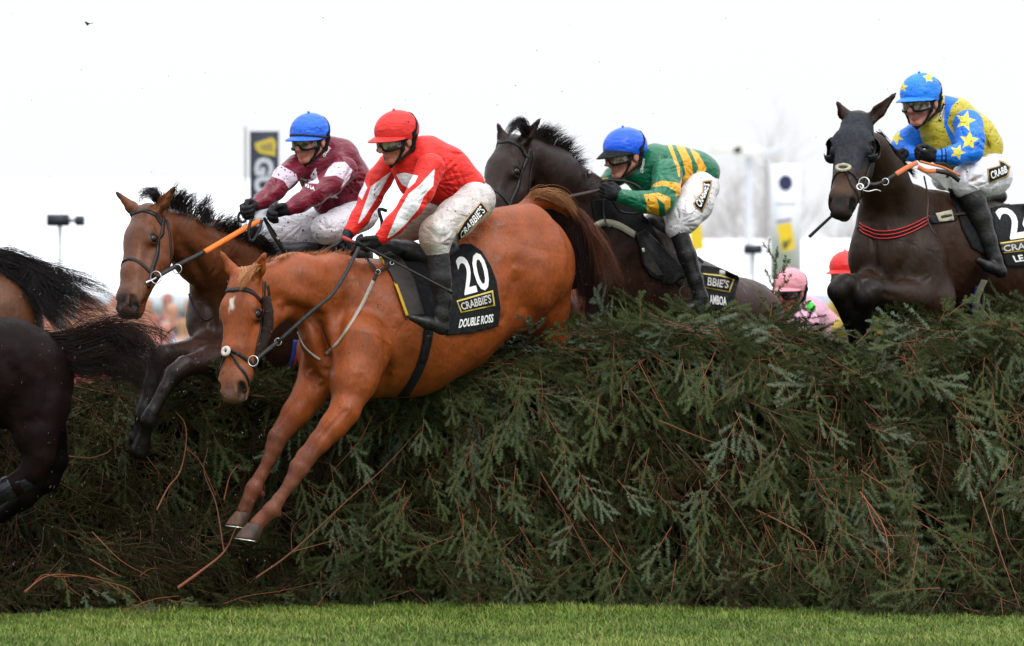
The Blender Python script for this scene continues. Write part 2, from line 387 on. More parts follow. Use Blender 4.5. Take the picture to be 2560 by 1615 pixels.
# ---------------------------------------------------------------- materials
def mat(name, base=(.5, .5, .5), rough=.6, metal=0., attr=None, spec=.5, sheen=0., coat=0.):
    m = bpy.data.materials.new(name); m.use_nodes = True; b = m.node_tree.nodes['Principled BSDF']
    b.inputs['Base Color'].default_value = (*base, 1); b.inputs['Roughness'].default_value = rough; b.inputs['Metallic'].default_value = metal
    b.inputs['Specular IOR Level'].default_value = spec; b.inputs['Sheen Weight'].default_value = sheen; b.inputs['Coat Weight'].default_value = coat
    return m
class NT:
    def __init__(s, m): s.m = m; s.t = m.node_tree; s.b = s.t.nodes['Principled BSDF']
    def n(s, ty, **k):
        o = s.t.nodes.new('ShaderNode' + ty)
        for a, v in k.items(): setattr(o, a, v)
        return o
    def l(s, a, b): s.t.links.new(a, b)
    def pos(s):
        if not hasattr(s, '_p'): s._p = s.n('TexCoord').outputs['Object']
        return s._p
    def noise(s, scale, det=3, rough=.55, vec=None, stretch=None):
        o = s.n('TexNoise'); o.inputs['Scale'].default_value = scale; o.inputs['Detail'].default_value = det; o.inputs['Roughness'].default_value = rough
        v = vec or s.pos()
        if stretch:
            mp = s.n('Mapping'); mp.inputs['Scale'].default_value = stretch[0]; mp.inputs['Rotation'].default_value = stretch[1]; s.l(v, mp.inputs[0]); v = mp.outputs[0]
        s.l(v, o.inputs['Vector']); return o.outputs[0]
    def ramp(s, x, stops):
        o = s.n('ValToRGB'); s.l(x, o.inputs[0]); e = o.color_ramp.elements
        while len(e) < len(stops): e.new(.5)
        for i, (p, c) in enumerate(stops): e[i].position = p; e[i].color = (*c, 1) if not np.isscalar(c) else (c, c, c, 1)
        return o.outputs[0]
    def mix(s, f, a, b, mode='MIX'):
        o = s.n('Mix', data_type='RGBA', blend_type=mode)
        for v, i in ((f, 0), (a, 6), (b, 7)):
            if hasattr(v, 'node'): s.l(v, o.inputs[i])
            elif np.isscalar(v): o.inputs[i].default_value = v
            else: o.inputs[i].default_value = (*v, 1)
        return o.outputs[2]
    def math(s, op, a, b=0.):
        o = s.n('Math', operation=op)
        for v, i in ((a, 0), (b, 1)):
            if hasattr(v, 'node'): s.l(v, o.inputs[i])
            else: o.inputs[i].default_value = v
        return o.outputs[0]
    def attr(s, name, out='Fac'): return s.n('Attribute', attribute_name=name).outputs[out]
    def bump(s, h, st, dist, prev=None):
        o = s.n('Bump'); o.inputs['Strength'].default_value = st; o.inputs['Distance'].default_value = dist; s.l(h, o.inputs['Height'])
        if prev is not None: s.l(prev, o.inputs['Normal'])
        return o.outputs[0]
    def base(s, c): s.l(c, s.b.inputs['Base Color'])
    def spots(s, scale, amount, size, seedoff=0.):
        """scattered mud flecks: 1 inside a fleck"""
        mp = s.n('Mapping'); mp.inputs['Location'].default_value = (seedoff, seedoff * .7, seedoff * .3); s.l(s.pos(), mp.inputs[0])
        wn = s.n('TexNoise'); wn.inputs['Scale'].default_value = scale * 1.2; s.l(mp.outputs[0], wn.inputs[0])
        ad = s.n('Mix', data_type='RGBA', blend_type='ADD'); ad.inputs[0].default_value = .012; s.l(mp.outputs[0], ad.inputs[6]); s.l(wn.outputs[1], ad.inputs[7])
        v = s.n('TexVoronoi'); v.inputs['Scale'].default_value = scale; v.inputs['Randomness'].default_value = 1; s.l(ad.outputs[2], v.inputs['Vector'])
        big = s.noise(7, 2, vec=mp.outputs[0]); thr = s.math('ADD', s.math('MULTIPLY', s.math('SUBTRACT', big, .5), 1.6), amount)
        sx = s.n('SeparateColor'); s.l(v.outputs['Color'], sx.inputs[0])
        on = s.math('LESS_THAN', sx.outputs[0], thr); rad = s.math('MULTIPLY', sx.outputs[1], size)
        return s.math('MULTIPLY', on, s.math('LESS_THAN', v.outputs['Distance'], rad))
MUD = (.030, .016, .012)
def m_coat(name, rough=.42, var=.35, fleck=.05, sheen=.0, spec=.35):
    m = mat(name, rough=rough, spec=spec, sheen=sheen); q = NT(m); c = q.attr('Col', 'Color')
    q.b.inputs['Sheen Roughness'].default_value = .4
    n1 = q.ramp(q.noise(9, 4), [(.3, 1 - var), (.7, 1 + var * .35)]); c = q.mix(1., c, n1, 'MULTIPLY')
    n2 = q.ramp(q.noise(120, 4, stretch=((1, 1, .35), (0, .5, 0))), [(.25, .78), (.75, 1.14)]); c = q.mix(1., c, n2, 'MULTIPLY')
    c = q.mix(q.spots(70, fleck, .30), c, MUD); c = q.mix(q.math('MULTIPLY', q.ramp(q.noise(5, 6, .65), [(.52, 0.), (.72, 1.)]), .35), c, q.mix(.5, c, (.03, .016, .010))); q.base(c)
    rr = q.ramp(q.noise(18, 3), [(.3, rough - .08), (.7, rough + .16)]); q.l(rr, q.b.inputs['Roughness'])
    b1 = q.bump(q.noise(34, 3, stretch=((1, 1, .45), (0, .7, .3))), .35, .012)
    q.l(q.bump(q.noise(260, 2, stretch=((1, 1, .3), (0, .6, 0))), .3, .003, b1), q.b.inputs['Normal'])
    return m
def m_silk(name, c0, cols=(), fleck=.12, fs=70, size=.32, rough=.5, dirt=0., use_col=False, seed=0., psoft=.8):
    """cloth: base colour, then colours where pattern attribute pat0, pat1.. is below zero, then mud"""
    m = mat(name, rough=rough, sheen=.05, spec=.35); q = NT(m)
    c = q.attr('Col', 'Color') if use_col else q.mix(0., c0, c0)
    for i, k in enumerate(cols):
        f = q.math('MULTIPLY', q.math('SUBTRACT', .6 / psoft, q.attr('pat%d' % i)), psoft); f.node.use_clamp = True
        c = q.mix(f, c, k)
    w = q.ramp(q.noise(16, 3), [(.3, .88), (.7, 1.05)]); c = q.mix(1., c, w, 'MULTIPLY')
    if dirt:
        d = q.ramp(q.noise(11, 6, .7), [(.55 - dirt * .35, 0.), (.85 - dirt * .3, 1.)]); c = q.mix(q.math('MULTIPLY', d, min(1, dirt + .2)), c, (.26, .19, .15))
    if fleck > 0:
        c = q.mix(q.spots(fs, fleck, size, seed), c, MUD); c = q.mix(q.spots(fs * 1.9, fleck * .9, size, seed + 3), c, MUD)
    q.base(c)
    b1 = q.bump(q.noise(11, 2, stretch=((1, 1, 2.4), (.3, .9, .2))), .45, .03)
    b2 = q.bump(q.noise(48, 2, stretch=((1.6, 1, .7), (0, -.6, 0))), .10, .006, b1)
    q.l(b2, q.b.inputs['Normal']); return m
def m_skin(name, tone=(.50, .24, .16), fleck=.2):
    m = mat(name, tone, .5); q = NT(m); q.b.inputs['Subsurface Weight'].default_value = .08; q.b.inputs['Subsurface Radius'].default_value = (.01, .004, .002)
    c = q.attr('Col', 'Color'); c = q.mix(1., c, q.ramp(q.noise(45, 4), [(.3, (.8, .68, .66)), (.7, (1.05, 1.02, 1.0))]), 'MULTIPLY')
    c = q.mix(q.spots(120, fleck, .33), c, (.07, .035, .025)); q.base(c); q.l(q.bump(q.noise(300, 2), .25, .002), q.b.inputs['Normal']); return m
def m_leather(name, c=(.008, .008, .009), rough=.38, dirt=.22):
    m = mat(name, c, rough, spec=.3); q = NT(m); k = q.mix(q.ramp(q.noise(30, 5, .7), [(.5, 0.), (.8, dirt)]), c, (.10, .075, .06)); q.base(k)
    q.l(q.ramp(q.noise(40, 3), [(.3, rough - .08), (.7, rough + .2)]), q.b.inputs['Roughness'])
    q.l(q.bump(q.noise(55, 4), .5, .006), q.b.inputs['Normal']); return m
M = {}
M['leather'] = m_leather('black_leather'); M['dark_leather'] = m_leather('brown_leather', (.03, .018, .012), .4)
M['boot'] = m_leather('boot_leather', (.008, .008, .009), .28, .25); M['cloth_black'] = m_leather('black_cloth', (.004, .0045, .006), .8, .08)
M['rubber_grey'] = m_leather('grey_pad', (.034, .030, .028), .65, .3); M['glove'] = m_leather('black_glove', (.006, .0065, .009), .65, .10)
M['steel'] = mat('steel', (.6, .6, .6), .25, 1.); M['white'] = mat('white_print', (.8, .8, .8), .6); M['gold'] = mat('gold_print', (.55, .42, .06), .5)
M['bronze'] = mat('tan_print', (.42, .26, .10), .5); M['silver'] = mat('silver_print', (.55, .54, .52), .5); M['lens'] = mat('goggle_lens', (.10, .075, .065), .14, .45, spec=.8)
q = NT(M['lens']); q.base(q.mix(q.ramp(q.noise(34, 2), [(.42, 0.), (.6, 1.)]), (.05, .035, .03), (.36, .30, .27)))
M['eye'] = mat('horse_eye', (.008, .005, .003), .12, spec=.35); M['orange'] = m_leather('orange_rein', (.75, .17, .02), .5, .12)
M['rust'] = m_leather('rust_rein', (.52, .14, .05), .5, .3); M['yellow'] = m_leather('yellow_trim', (.50, .33, .02), .5, .25)
M['cream'] = m_leather('cream_webbing', (.42, .40, .30), .7, .9); M['greyweb'] = m_leather('grey_webbing', (.36, .31, .26), .7, .5)
M['red'] = mat('red_stripe', (.55, .02, .02), .6); M['eyewhite'] = mat('eye_white', (.6, .55, .5), .2)
M['fleece'] = m_leather('dark_fleece', (.020, .010, .008), .95, .1); M['sheep'] = mat('white_fleece', (.55, .5, .45), .9); M['blue'] = mat('blue_web', (.02, .04, .25), .6)
M['tape'] = mat('tan_band', (.6, .36, .15), .6)
def m_hair(name, c1, c2, rough=.45):
    m = mat(name, c1, rough, spec=.25); q = NT(m); q.base(q.mix(q.attr('rnd'), c1, c2)); return m
M['hair_black'] = m_hair('black_hair', (.006, .005, .006), (.020, .014, .014)); M['hair_red'] = m_hair('russet_hair', (.003, .002, .002), (.028, .009, .005))
M['hair_chest'] = m_hair('chestnut_hair', (.30, .10, .03), (.55, .26, .10), .5); M['hair_blond'] = m_hair('blond_hair', (.20, .07, .025), (.48, .27, .13), .5)
M['hair_auburn'] = m_hair('auburn_hair', (.05, .014, .006), (.16, .05, .02), .5)

# ================================================================ generic horse head
class HorseHead:
    def __init__(s, poll, muz, nd, ears, scale=None, D0=0.):
        s.o = W(poll[0], poll[1], D0 + poll[2]); e = W(muz[0], muz[1], D0 + muz[2]); v = e - s.o
        s.s = scale or np.linalg.norm(v) / .60; s.y = nrm(v); nd = np.array(nd, float); s.z = nrm(nd - s.y * (nd @ s.y)); s.x = np.cross(s.z, s.y)
        s.ears = [W(x, y, D0 + d) for x, y, d in ears]      # tips: viewer's left ear, viewer's right ear
    def L(s, x, y, z): return s.o + (s.x * x + s.y * y + s.z * z) * s.s
    def M(s): return np.array([s.x, s.y, s.z])
    def prims(s, c=0, muzc=None, earc=None, jaw=1.):
        L = s.L; S = s.s; Mx = s.M(); P = []; mc = c if muzc is None else muzc; ec = c if earc is None else earc
        def E(x, y, z, a, b, d, k=.03, col=c, sub=False, M_=None):
            P.append(ell(L(x, y, z), np.array([a, b, d]) * S, Mx if M_ is None else M_, k * S, col, sub))
        def C(a, b, ra, rb, k=.03, col=c, sub=False): P.append(cap(L(*a), L(*b), ra * S, rb * S, 1, k * S, col, sub))
        E(0, .07, -.075, .075, .10, .075)
        E(0, .16, -.055, .078, .11, .062)
        E(0, .10, -.14, .07, .10, .08)
        for q in (-1, 1):
            C((q*.024, .16, -.045), (q*.018, .36, -.056), .048, .040)
            C((q*.018, .36, -.056), (q*.020, .48, -.066), .040, .034)
            C((q*.066, .155, -.045), (q*.080, .205, -.062), .022, .026, .03)       # orbit
            E(q*.052, .20, -.15, .034, .105, .082 * jaw, .04)               # cheek
            C((q*.045, .27, -.185), (q*.02, .45, -.125), .028, .024, .04)
            C((q*.042, .28, -.13), (q*.03, .47, -.10), .042, .036, .05)
            C((q*.070, .25, -.098), (q*.048, .36, -.092), .010, .006, .02)   # facial crest
            C((q*.038, .47, -.055), (q*.050, .545, -.062), .022, .023, .02, mc)  # nostril rim
            C((q*.047, .515, -.085), (q*.040, .575, -.085), .018, .013, .02, mc)
        E(0, .50, -.085, .058, .075, .052, .03, mc)
        E(0, .568, -.088, .050, .034, .042, .02, mc)
        E(0, .535, -.142, .036, .045, .026, .016, mc)
        C((0, .50, -.14), (0, .42, -.135), .025, .03, .03)
        for q in (-1, 1):
            C((q*.056, .445, -.118), (q*.030, .60, -.120), .006, .005, .008, None, True)   # mouth
            C((q*.063, .530, -.046), (q*.052, .560, -.074), .021, .016, .005, None, True)   # nostril
            P.append(cap(L(q*.108, .19, -.068), L(q*.104, .21, -.072), .020 * S, .018 * S, 1, .010 * S, None, True))  # eye socket
            C((q*.092, .176, -.042), (q*.100, .176, -.086), .010, .008, .010)            # upper lid
            C((q*.092, .222, -.052), (q*.098, .218, -.084), .006, .006, .010)
        for i, q in enumerate((-1, 1)):
            b = L(q*.048, .035, -.075); t = s.ears[i]; m = b + .38 * (t - b); ax = nrm(t - b)
            f = nrm(s.z * .75 + s.x * q * .55 - .2 * s.y); f = nrm(f - ax * (f @ ax)); sd = np.cross(ax, f)
            P.append(cap(b, m, .026 * S, .033 * S, 1, .02, ec)); P.append(cap(m, m + .75 * (t - m), .033 * S, .013 * S, 1, .01, ec)); P.append(cap(m + .75 * (t - m), t, .013 * S, .004, 1, .008, ec))
            P.append(cap(m - .15 * (t - b) + f * .026 * S, m + .62 * (t - m) + f * .014 * S, .023 * S, .008 * S, 1, .006, None, True))
        return P
    def extras(s, root, lidc=None):
        for q in (-1, 1):
            g = Geo(); c = s.L(q*.084, .199, -.066); th = np.linspace(0, math.pi, 13); V = []; n2 = 18
            for a in th:
                for j in range(n2):
                    b = 2 * math.pi * j / n2; V.append(c + s.s * .0235 * (s.x * math.sin(a) * math.cos(b) + s.y * math.sin(a) * math.sin(b) + s.z * math.cos(a)))
            Fq = [(i*n2+j, i*n2+(j+1)%n2, (i+1)*n2+(j+1)%n2, (i+1)*n2+j) for i in range(12) for j in range(n2)]
            mk('eye', V, np.array(Fq), M['eye'], root)
    def dark(s, c=(.008, .006, .006), f=1.):
        """paint strokes for nostril depth, eye rims"""
        L = s.L; S = s.s; o = []
        for q in (-1, 1):
            o.append((L(q*.068, .532, -.050), L(q*.058, .560, -.074), .026 * S, .006 * S, c, 1.))
            o.append((L(q*.088, .182, -.055), L(q*.094, .214, -.075), .024 * S, .018 * S, c, .85))
        return o
def bridle(h, bvh, root, nose=.345, brow=.075, matk='leather', cheek=True, nw=.016):
    """headpiece, browband, noseband and cheek straps as parts"""
    L = h.L; m = M[matk]; w = .021 * h.s
    kw = dict(off=.003, th=.004)
    br = strap3('browband', [L(x, y, z) for x, y, z in ((-.11, brow+.035, -.12), (-.095, brow+.01, -.06), (-.05, brow-.005, .0), (0, brow, .02), (.05, brow-.005, .0), (.095, brow+.01, -.06), (.11, brow+.035, -.12))], w, bvh, m, root, **kw)
    ns = strap3('noseband', [L(x, y, z) for x, y, z in ((-.07, nose+.05, -.15), (-.075, nose+.02, -.09), (-.045, nose-.01, -.01), (0, nose-.015, .01), (.045, nose-.01, -.01), (.075, nose+.02, -.09), (.07, nose+.05, -.15))], nw * h.s, bvh, m, root, **kw)
    if cheek:
        for q in (-1, 1):
            strap3('cheekpiece', [L(x, y, z) for x, y, z in ((q*.07, .03, -.12), (q*.11, .12, -.115), (q*.11, .22, -.11), (q*.08, .33, -.11), (q*.07, .44, -.115))], w * .9, bvh, m, root, **kw)
            strap3('throatlash', [L(x, y, z) for x, y, z in ((q*.08, .04, -.14), (q*.11, .12, -.17), (q*.10, .22, -.21), (q*.03, .30, -.25))], w * .6, bvh, m, root, **kw)
def ring(name, c, r, nn, th, m, root):
    n = nrm(nn); u = nrm(np.cross(n, [.1, .2, .9])); v = np.cross(n, u)
    P = [c + r * (u * math.cos(a) + v * math.sin(a)) for a in np.linspace(0, 2 * math.pi, 24, endpoint=False)]
    V, Fq = tube_geo(P, th, 6, True); return mk(name, V, Fq, m, root)

# ================================================================ generic rider head
class ManHead:
    def __init__(s, c, f, tilt=0., D0=0., sc=1.):
        """c = (x, y, d) of the eye-line centre of the head; f = facing direction"""
        s.o = W(c[0], c[1], D0 + c[2]); s.f = nrm(f); up = nrm(np.array([tilt, 0, 1.])); s.sd = nrm(np.cross(up, s.f)); s.u = np.cross(s.f, s.sd); s.s = sc
    def L(s, x, y, z): return s.o + (s.sd * x + s.f * y + s.u * z) * s.s
    def prims(s, c=0, neck=None):
        L = s.L; S = s.s; Mx = np.array([s.sd, s.f, s.u]); P = []
        def E(x, y, z, a, b, d, k=.012, col=c, sub=False): P.append(ell(L(x, y, z), np.array([a, b, d]) * S, Mx, k, col, sub))
        def C(a, b, ra, rb, k=.01, col=c, sub=False): P.append(cap(L(*a), L(*b), ra * S, rb * S, 1, k, col, sub))
        E(0, -.02, .03, .074, .092, .085, .02); E(0, .03, -.03, .060, .058, .075, .02)
        for q in (-1, 1):
            C((q*.052, -.005, -.05), (q*.016, .062, -.100), .020, .017, .018)
            E(q*.040, .060, -.032, .024, .026, .026, .012); C((q*.012, .086, .018), (q*.045, .072, .014), .012, .010)
            E(q*.032, .098, -.004, .016, .016, .012, .008, None, True); E(q*.030, .074, -.004, .013, .014, .011, .003)
            C((q*.011, .102, -.042), (q*.013, .096, -.040), .008, .007, .006)
            E(q*.079, -.012, -.012, .009, .020, .032, .008); C((0, .088, -.066), (q*.020, .078, -.070), .0075, .004, .006, 1)
            C((0, .086, -.079), (q*.018, .077, -.077), .0075, .004, .006, 1)
        C((0, .088, .004), (0, .120, -.036), .009, .0130, .012); E(0, .068, -.100, .020, .017, .017, .014)
        C((-.022, .094, -.0725), (.022, .094, -.0725), .0025, .0025, .003, None, True)
        C((0, -.03, -.07), (0, -.10, -.125), .046, .048, .03)
        return P
    def kit(s, root, capc, peakm=None, band=None, name='helmet', pats=None, rim=(-.002, -.030), peak_tilt=.25, goggle_up=0., chin=True):
        L = s.L; S = s.s; hc = (0, -.014, .042); ra = (.100, .126, .100)
        def surf(ph, th, f=1.): return L(hc[0] + ra[0]*f*math.sin(th)*math.sin(ph), hc[1] + ra[1]*f*math.sin(th)*math.cos(ph), hc[2] + ra[2]*f*math.cos(th))
        def zr(ph): return rim[0] + .030 * math.cos(ph) * (1 if math.cos(ph) > 0 else .55)   # rim height: higher at the brow
        n1, n2 = 22, 56; V = []; r = np.random.RandomState(int(abs(s.o[0]) * 1000) % 9999)
        a1, a2, a3 = r.rand(3) * 6
        for i in range(n1 + 1):
            for j in range(n2):
                ph = 2 * math.pi * j / n2; zz = zr(ph); tm = math.acos(max(-.95, min(.95, (zz - hc[2]) / ra[2]))); th = tm * (i / n1)
                w = 1 + .006 * math.sin(ph * 9 + a1 + 2.2 * math.sin(th * 5 + a2)) * math.sin(th) ** 2 * (.4 - .6 * math.cos(ph)) + .0025 * math.sin(th * 23 + 3 * math.sin(ph * 4 + a3))
                if abs(((ph * 6 / (2 * math.pi)) % 1) - .5) > .478: w -= .006
                V.append(surf(ph, th, w))
        Fq = [(i*n2+j, (i+1)*n2+j, (i+1)*n2+(j+1)%n2, i*n2+(j+1)%n2) for i in range(n1) for j in range(n2)]
        V = np.array(V); U = topx(V); fa = {k: np.minimum.reduce([poly_sd(pl, U) for pl in v]) for k, v in (pats or {}).items()}
        hm = mk(name, V, np.array(Fq), capc, root, True, None, fa)
        # dark harness shell showing below the silk
        V = []; m1 = 8
        for i in range(m1 + 1):
            for j in range(n2):
                ph = 2 * math.pi * j / n2; zt = zr(ph) + .02; zb = zr(ph) - .016 - .012 * (1 - math.cos(ph)) * .5; z = zt + (zb - zt) * i / m1
                th = math.acos(max(-.95, min(.95, (z - hc[2]) / ra[2]))); V.append(surf(ph, th, .955))
        Fq = [(i*n2+j, (i+1)*n2+j, (i+1)*n2+(j+1)%n2, i*n2+(j+1)%n2) for i in range(m1) for j in range(n2)]
        ls = mk('shell', V, np.array(Fq), M['cloth_black'], hm); ls.modifiers.new('t', 'SOLIDIFY').thickness = .004
        # peak
        V = []; m2, m3 = 26, 6
        for i in range(m3 + 1):
            for j in range(m2 + 1):
                ph = math.radians(-76 + 152 * j / m2); t = i / m3; z0 = zr(ph) + .006; th = math.acos((z0 - hc[2]) / ra[2]); e = .052 * max(0, math.cos(ph * 1.18)) ** .6 * t
                b = (ra[0] * math.sin(th) * math.sin(ph), hc[1] + ra[1] * math.sin(th) * math.cos(ph), z0)
                V.append(L(b[0] * 1.01 + .35 * e * math.sin(ph), b[1] + e, b[2] - e * peak_tilt - .004 * t * t))
        Fq = [(i*(m2+1)+j, (i+1)*(m2+1)+j, (i+1)*(m2+1)+j+1, i*(m2+1)+j+1) for i in range(m3) for j in range(m2)]
        pk = mk('peak', V, np.array(Fq), peakm or capc, hm, True, None, {k: np.full(len(V), 99.) for k in (pats or {})}); pk.modifiers.new('t', 'SOLIDIFY').thickness = .005
        bt = cap(surf(0, 0), surf(0, 0) + s.u * .004, .008, .008); Fd, lo = field([bt], .003); V, Q = snets(Fd, lo, .003); mk('button', V, Q, capc, hm, True, None, {k: np.full(len(V), 99.) for k in (pats or {})})
        if band:
            P = [surf(a, math.acos((zr(a) + .014 - hc[2]) / ra[2]), 1.015) for a in np.linspace(0, 2 * math.pi, 60, endpoint=False)]
            N = [nrm(p - L(*hc)) for p in P]; P.append(P[0]); N.append(N[0]); V, Fq = ribbon_geo(np.array(P), np.array(N), .010, .002); mk('band', V, Fq, band, hm, False)
        # goggles
        gz = -.014 + goggle_up; n3 = 40; TH = math.radians(80)
        def G(t, z): return L(.079 * math.sin(t), .020 + .092 * math.cos(t), gz + z)
        def zl(t): return -.026 + .026 * math.exp(-(t / .20) ** 2) + .010 * (abs(t) / TH) ** 4
        def zh(t): return .024 - .010 * (abs(t) / TH) ** 4
        T = np.linspace(-TH, TH, n3); V = []
        for t in T:
            for i in range(7): V.append(G(t, zl(t) + (zh(t) - zl(t)) * i / 6))
        Fq = [(j*7+i, (j+1)*7+i, (j+1)*7+i+1, j*7+i+1) for j in range(n3-1) for i in range(6)]
        gg = mk('goggles', *tube_geo([G(t, zl(t)) for t in T] + [G(t, zh(t)) for t in T[::-1]], .0062, 8, True), M['cloth_black'], root)
        mk('lens', V, np.array(Fq)[:, ::-1], M['lens'], gg)
        for q in (-1, 1):
            P = [G(q * TH, 0)] + [surf(q * math.radians(a), b, 1.02) for a, b in ((100, 1.72), (112, 1.55), (125, 1.25), (150, .95), (175, .8))]
            P = spline(P, 24); N = [nrm(p - L(0, -.01, .03)) for p in P]; V, Fq = ribbon_geo(P, np.array(N), .017, .002); mk('goggle_strap', V, Fq, M['cloth_black'], gg, False)
        if chin:
            cp = []
            for q in (-1, 1):
                cp += [cap(L(q*.080, .022, .0), L(q*.074, .030, -.045), .010, .009, 1, .01), cap(L(q*.074, .030, -.045), L(q*.045, .050, -.098), .009, .007, 1, .01),
                       cap(L(q*.086, -.045, .005), L(q*.078, -.035, -.055), .015, .012, 1, .01), cap(L(q*.078, -.035, -.055), L(q*.052, .030, -.095), .009, .007, 1, .01),
                       cap(L(q*.045, .050, -.098), L(0, .062, -.128), .008, .008, 1, .01), cap(L(q*.086, -.045, .01), L(0, -.115, -.005), .02, .02, 1, .01)]
            Fd, lo = field(cp, .0045); V, Q = snets(Fd, lo, .0045); mk('chin_harness', V, Q, M['cloth_black'], hm)
        return hm
def hand(wr, u, v, w, sc=1., curl=1., col=0, thick=0.):
    """palm, four bent fingers of unequal length, thumb from the side of the palm. u: towards knuckles, v: index to little finger, w: palm side"""
    u = nrm(u); v = nrm(v - u * (np.dot(v, u))); w = nrm(w - u * np.dot(w, u) - v * np.dot(w, v)); P = []; S = sc
    Mx = np.array([u, v, w]); P.append(ell(wr + u * .048 * S, np.array([.052, .042, .017]) * S + thick, Mx, .012, col)); P.append(cap(wr + u * .004 * S, wr + u * .034 * S, .030 * S + thick, .027 * S + thick, 1, .015, col))
    for i, (ln, off) in enumerate(((.96, -.031), (1.05, -.011), (1., .010), (.82, .029))):
        b = wr + (u * (.088 - .004 * abs(i - 1)) + v * off) * S; a = 0; p = b
        P.append(cap(wr + (u * .05 + v * off * .8) * S, b, .012 * S + thick, .0115 * S + thick, 1, .006, col))
        for L_, da in ((.043, 62), (.027, 68), (.021, 42)):
            a += math.radians(da * curl); d = u * math.cos(a) + w * math.sin(a); q = p + d * L_ * ln * S
            P.append(cap(p, q, .0105 * S + thick, .0098 * S + thick, 1, .003, col)); p = q
    t0 = wr + (u * .030 - v * .034 + w * .004) * S; t1 = t0 + nrm(u * .75 - v * .45 + w * .45) * .036 * S; t2 = t1 + nrm(u * .8 + v * .35 + w * .6) * .030 * S
    P.append(cap(t0 - u * .012, t1, .0145 * S + thick, .012 * S + thick, 1, .008, col)); P.append(cap(t1, t2, .012 * S + thick, .010 * S + thick, 1, .003, col))
    return P
def shrink(pr, e, col=0):
    out = []
    for p in pr:
        p = dict(p); p['col'] = col
        if p['t'] == 'c': p['ra'] = max(.004, p['ra'] - e); p['rb'] = max(.004, p['rb'] - e)
        else: p['r'] = np.maximum(p['r'] - e, .004)
        out.append(p)
    return out
def jockey(label, loc, head, torso, sleeves, hands, hips, thighs, boots, silk, breech, capm, skin=((.42, .19, .13), (.40, .12, .10)), pats=None, bpats=None, helm=None, pal=None, fold_amp=.0012, group=None, cat='rider', strokes=None, bstrokes=None):
    root = thing('person', label, cat, loc, group); kw = helm or {}
    torso = torso + [cap(head.L(0, -.050, -.100), torso[0]['a'], .060, max(.06, torso[0]['ra'] * .8), 1, .04, 0)]
    hp = head.prims(); arms = [a for s_ in sleeves for a in s_]
    body = hp + shrink(torso, .018) + shrink(arms, .015) + shrink(hips, .018) + shrink([t for s_ in thighs for t in s_], .018) + shrink([t for s_ in boots for t in s_], .009)
    gl = []
    for h in hands: P = hand(*h[:4], sc=h[4] if len(h) > 4 else 1.); gl.append(hand(*h[:4], sc=h[4] if len(h) > 4 else 1., thick=.0015)); body += P
    blob('body', body, .006, m_skin('skin_' + capm.name), root, pal=skin, tau=.003, smooth=2)
    jk, jb = blob('silks', torso + arms, .0052, silk, root, pal=pal, tau=.0018, amp=fold_amp, fr=26, seed=len(label), pats=pats, bvh=True, smooth=2, strokes=strokes)
    br, bb = blob('breeches', hips + [t for s_ in thighs for t in s_], .0058, breech, root, amp=.0009, fr=30, seed=len(label) + 3, pats=bpats, bvh=True, smooth=2, strokes=bstrokes)
    for b_ in boots: blob('boot', b_, .006, M['boot'], root, amp=.0009, fr=60, seed=5)
    for g in gl: blob('glove', g, .0042, M['glove'], root, smooth=1)
    head.kit(root, capm, **kw)
    return root, jb, bb

def horse(label, loc, prims, pal, coatm, vox=.009, tau=.03, spots=None, amp=.0012, seed=2, group='racehorses jumping the fence', strokes=None):
    root = thing('racehorse', label, 'horse', loc, group)
    o, bv = blob('body', prims, vox, coatm, root, pal=pal, tau=tau, spots=spots, amp=amp, fr=34, seed=seed, bvh=True, strokes=strokes)
    return root, bv

# ================================================================ HORSE A: chestnut, number 20
A0 = 17.6
CH1 = (.27, .060, .011); CH2 = (.155, .045, .022); CH3 = (.16, .065, .045); HOOF = (.065, .045, .042); MUZ = (.20, .085, .05)
hA = HorseHead((592, 672, -.55), (556, 986, -.72), (-.50, -.86, .10), [(550, 626, -.52), (664, 630, -.60)], D0=A0, scale=1.13)
PA = hA.prims(0, 2, 0)
PA += ch(A0, [(640, 712, -.40, 50), (735, 716, -.22, 79), (830, 742, -.05, 104), (905, 785, .05, 130)], sq=.75, k=.06, col=0)
PA += ch(A0, [(655, 800, -.40, 38), (700, 745, -.32, 52)], sq=.8, k=.05, col=0)
PA += ch(A0, [(822, 842, -.12, 74), (862, 905, -.10, 84)], sq=.9, k=.06, col=0)
PA += ch(A0, [(790, 880, .10, 50), (800, 930, .10, 48)], sq=.9, k=.05, col=0)
PA += ch(A0, [(930, 822, .10, 174), (1015, 817, .26, 171), (1100, 778, .42, 162), (1220, 692, .60, 152), (1292, 664, .76, 146)], sq=.82, k=.06, col=0)
PA += ch(A0, [(1290, 668, .78, 148), (1312, 672, .84, 116), (1340, 760, .86, 84), (1378, 846, .90, 40), (1440, 930, 1.0, 26)], sq=.9, k=.05, col=0)
PA += ch(A0, [(1268, 750, .50, 52), (1300, 790, .62, 36)], sq=.8, k=.06, col=0)
PA += ch(A0, [(1236, 575, .50, 52), (1318, 560, .66, 50)], sq=.8, k=.07, col=0)         # point of hip
PA += ch(A0, [(1395, 770, 1.05, 50), (1440, 748, 1.35, 21), (1448, 800, 1.4, 14)], k=.04, col=1)
PA += ch(A0, [(1300, 530, .82, 20), (1332, 508, .86, 20), (1362, 502, .88, 17), (1405, 514, .92, 14), (1436, 545, .95, 11)], k=.03, col=0)
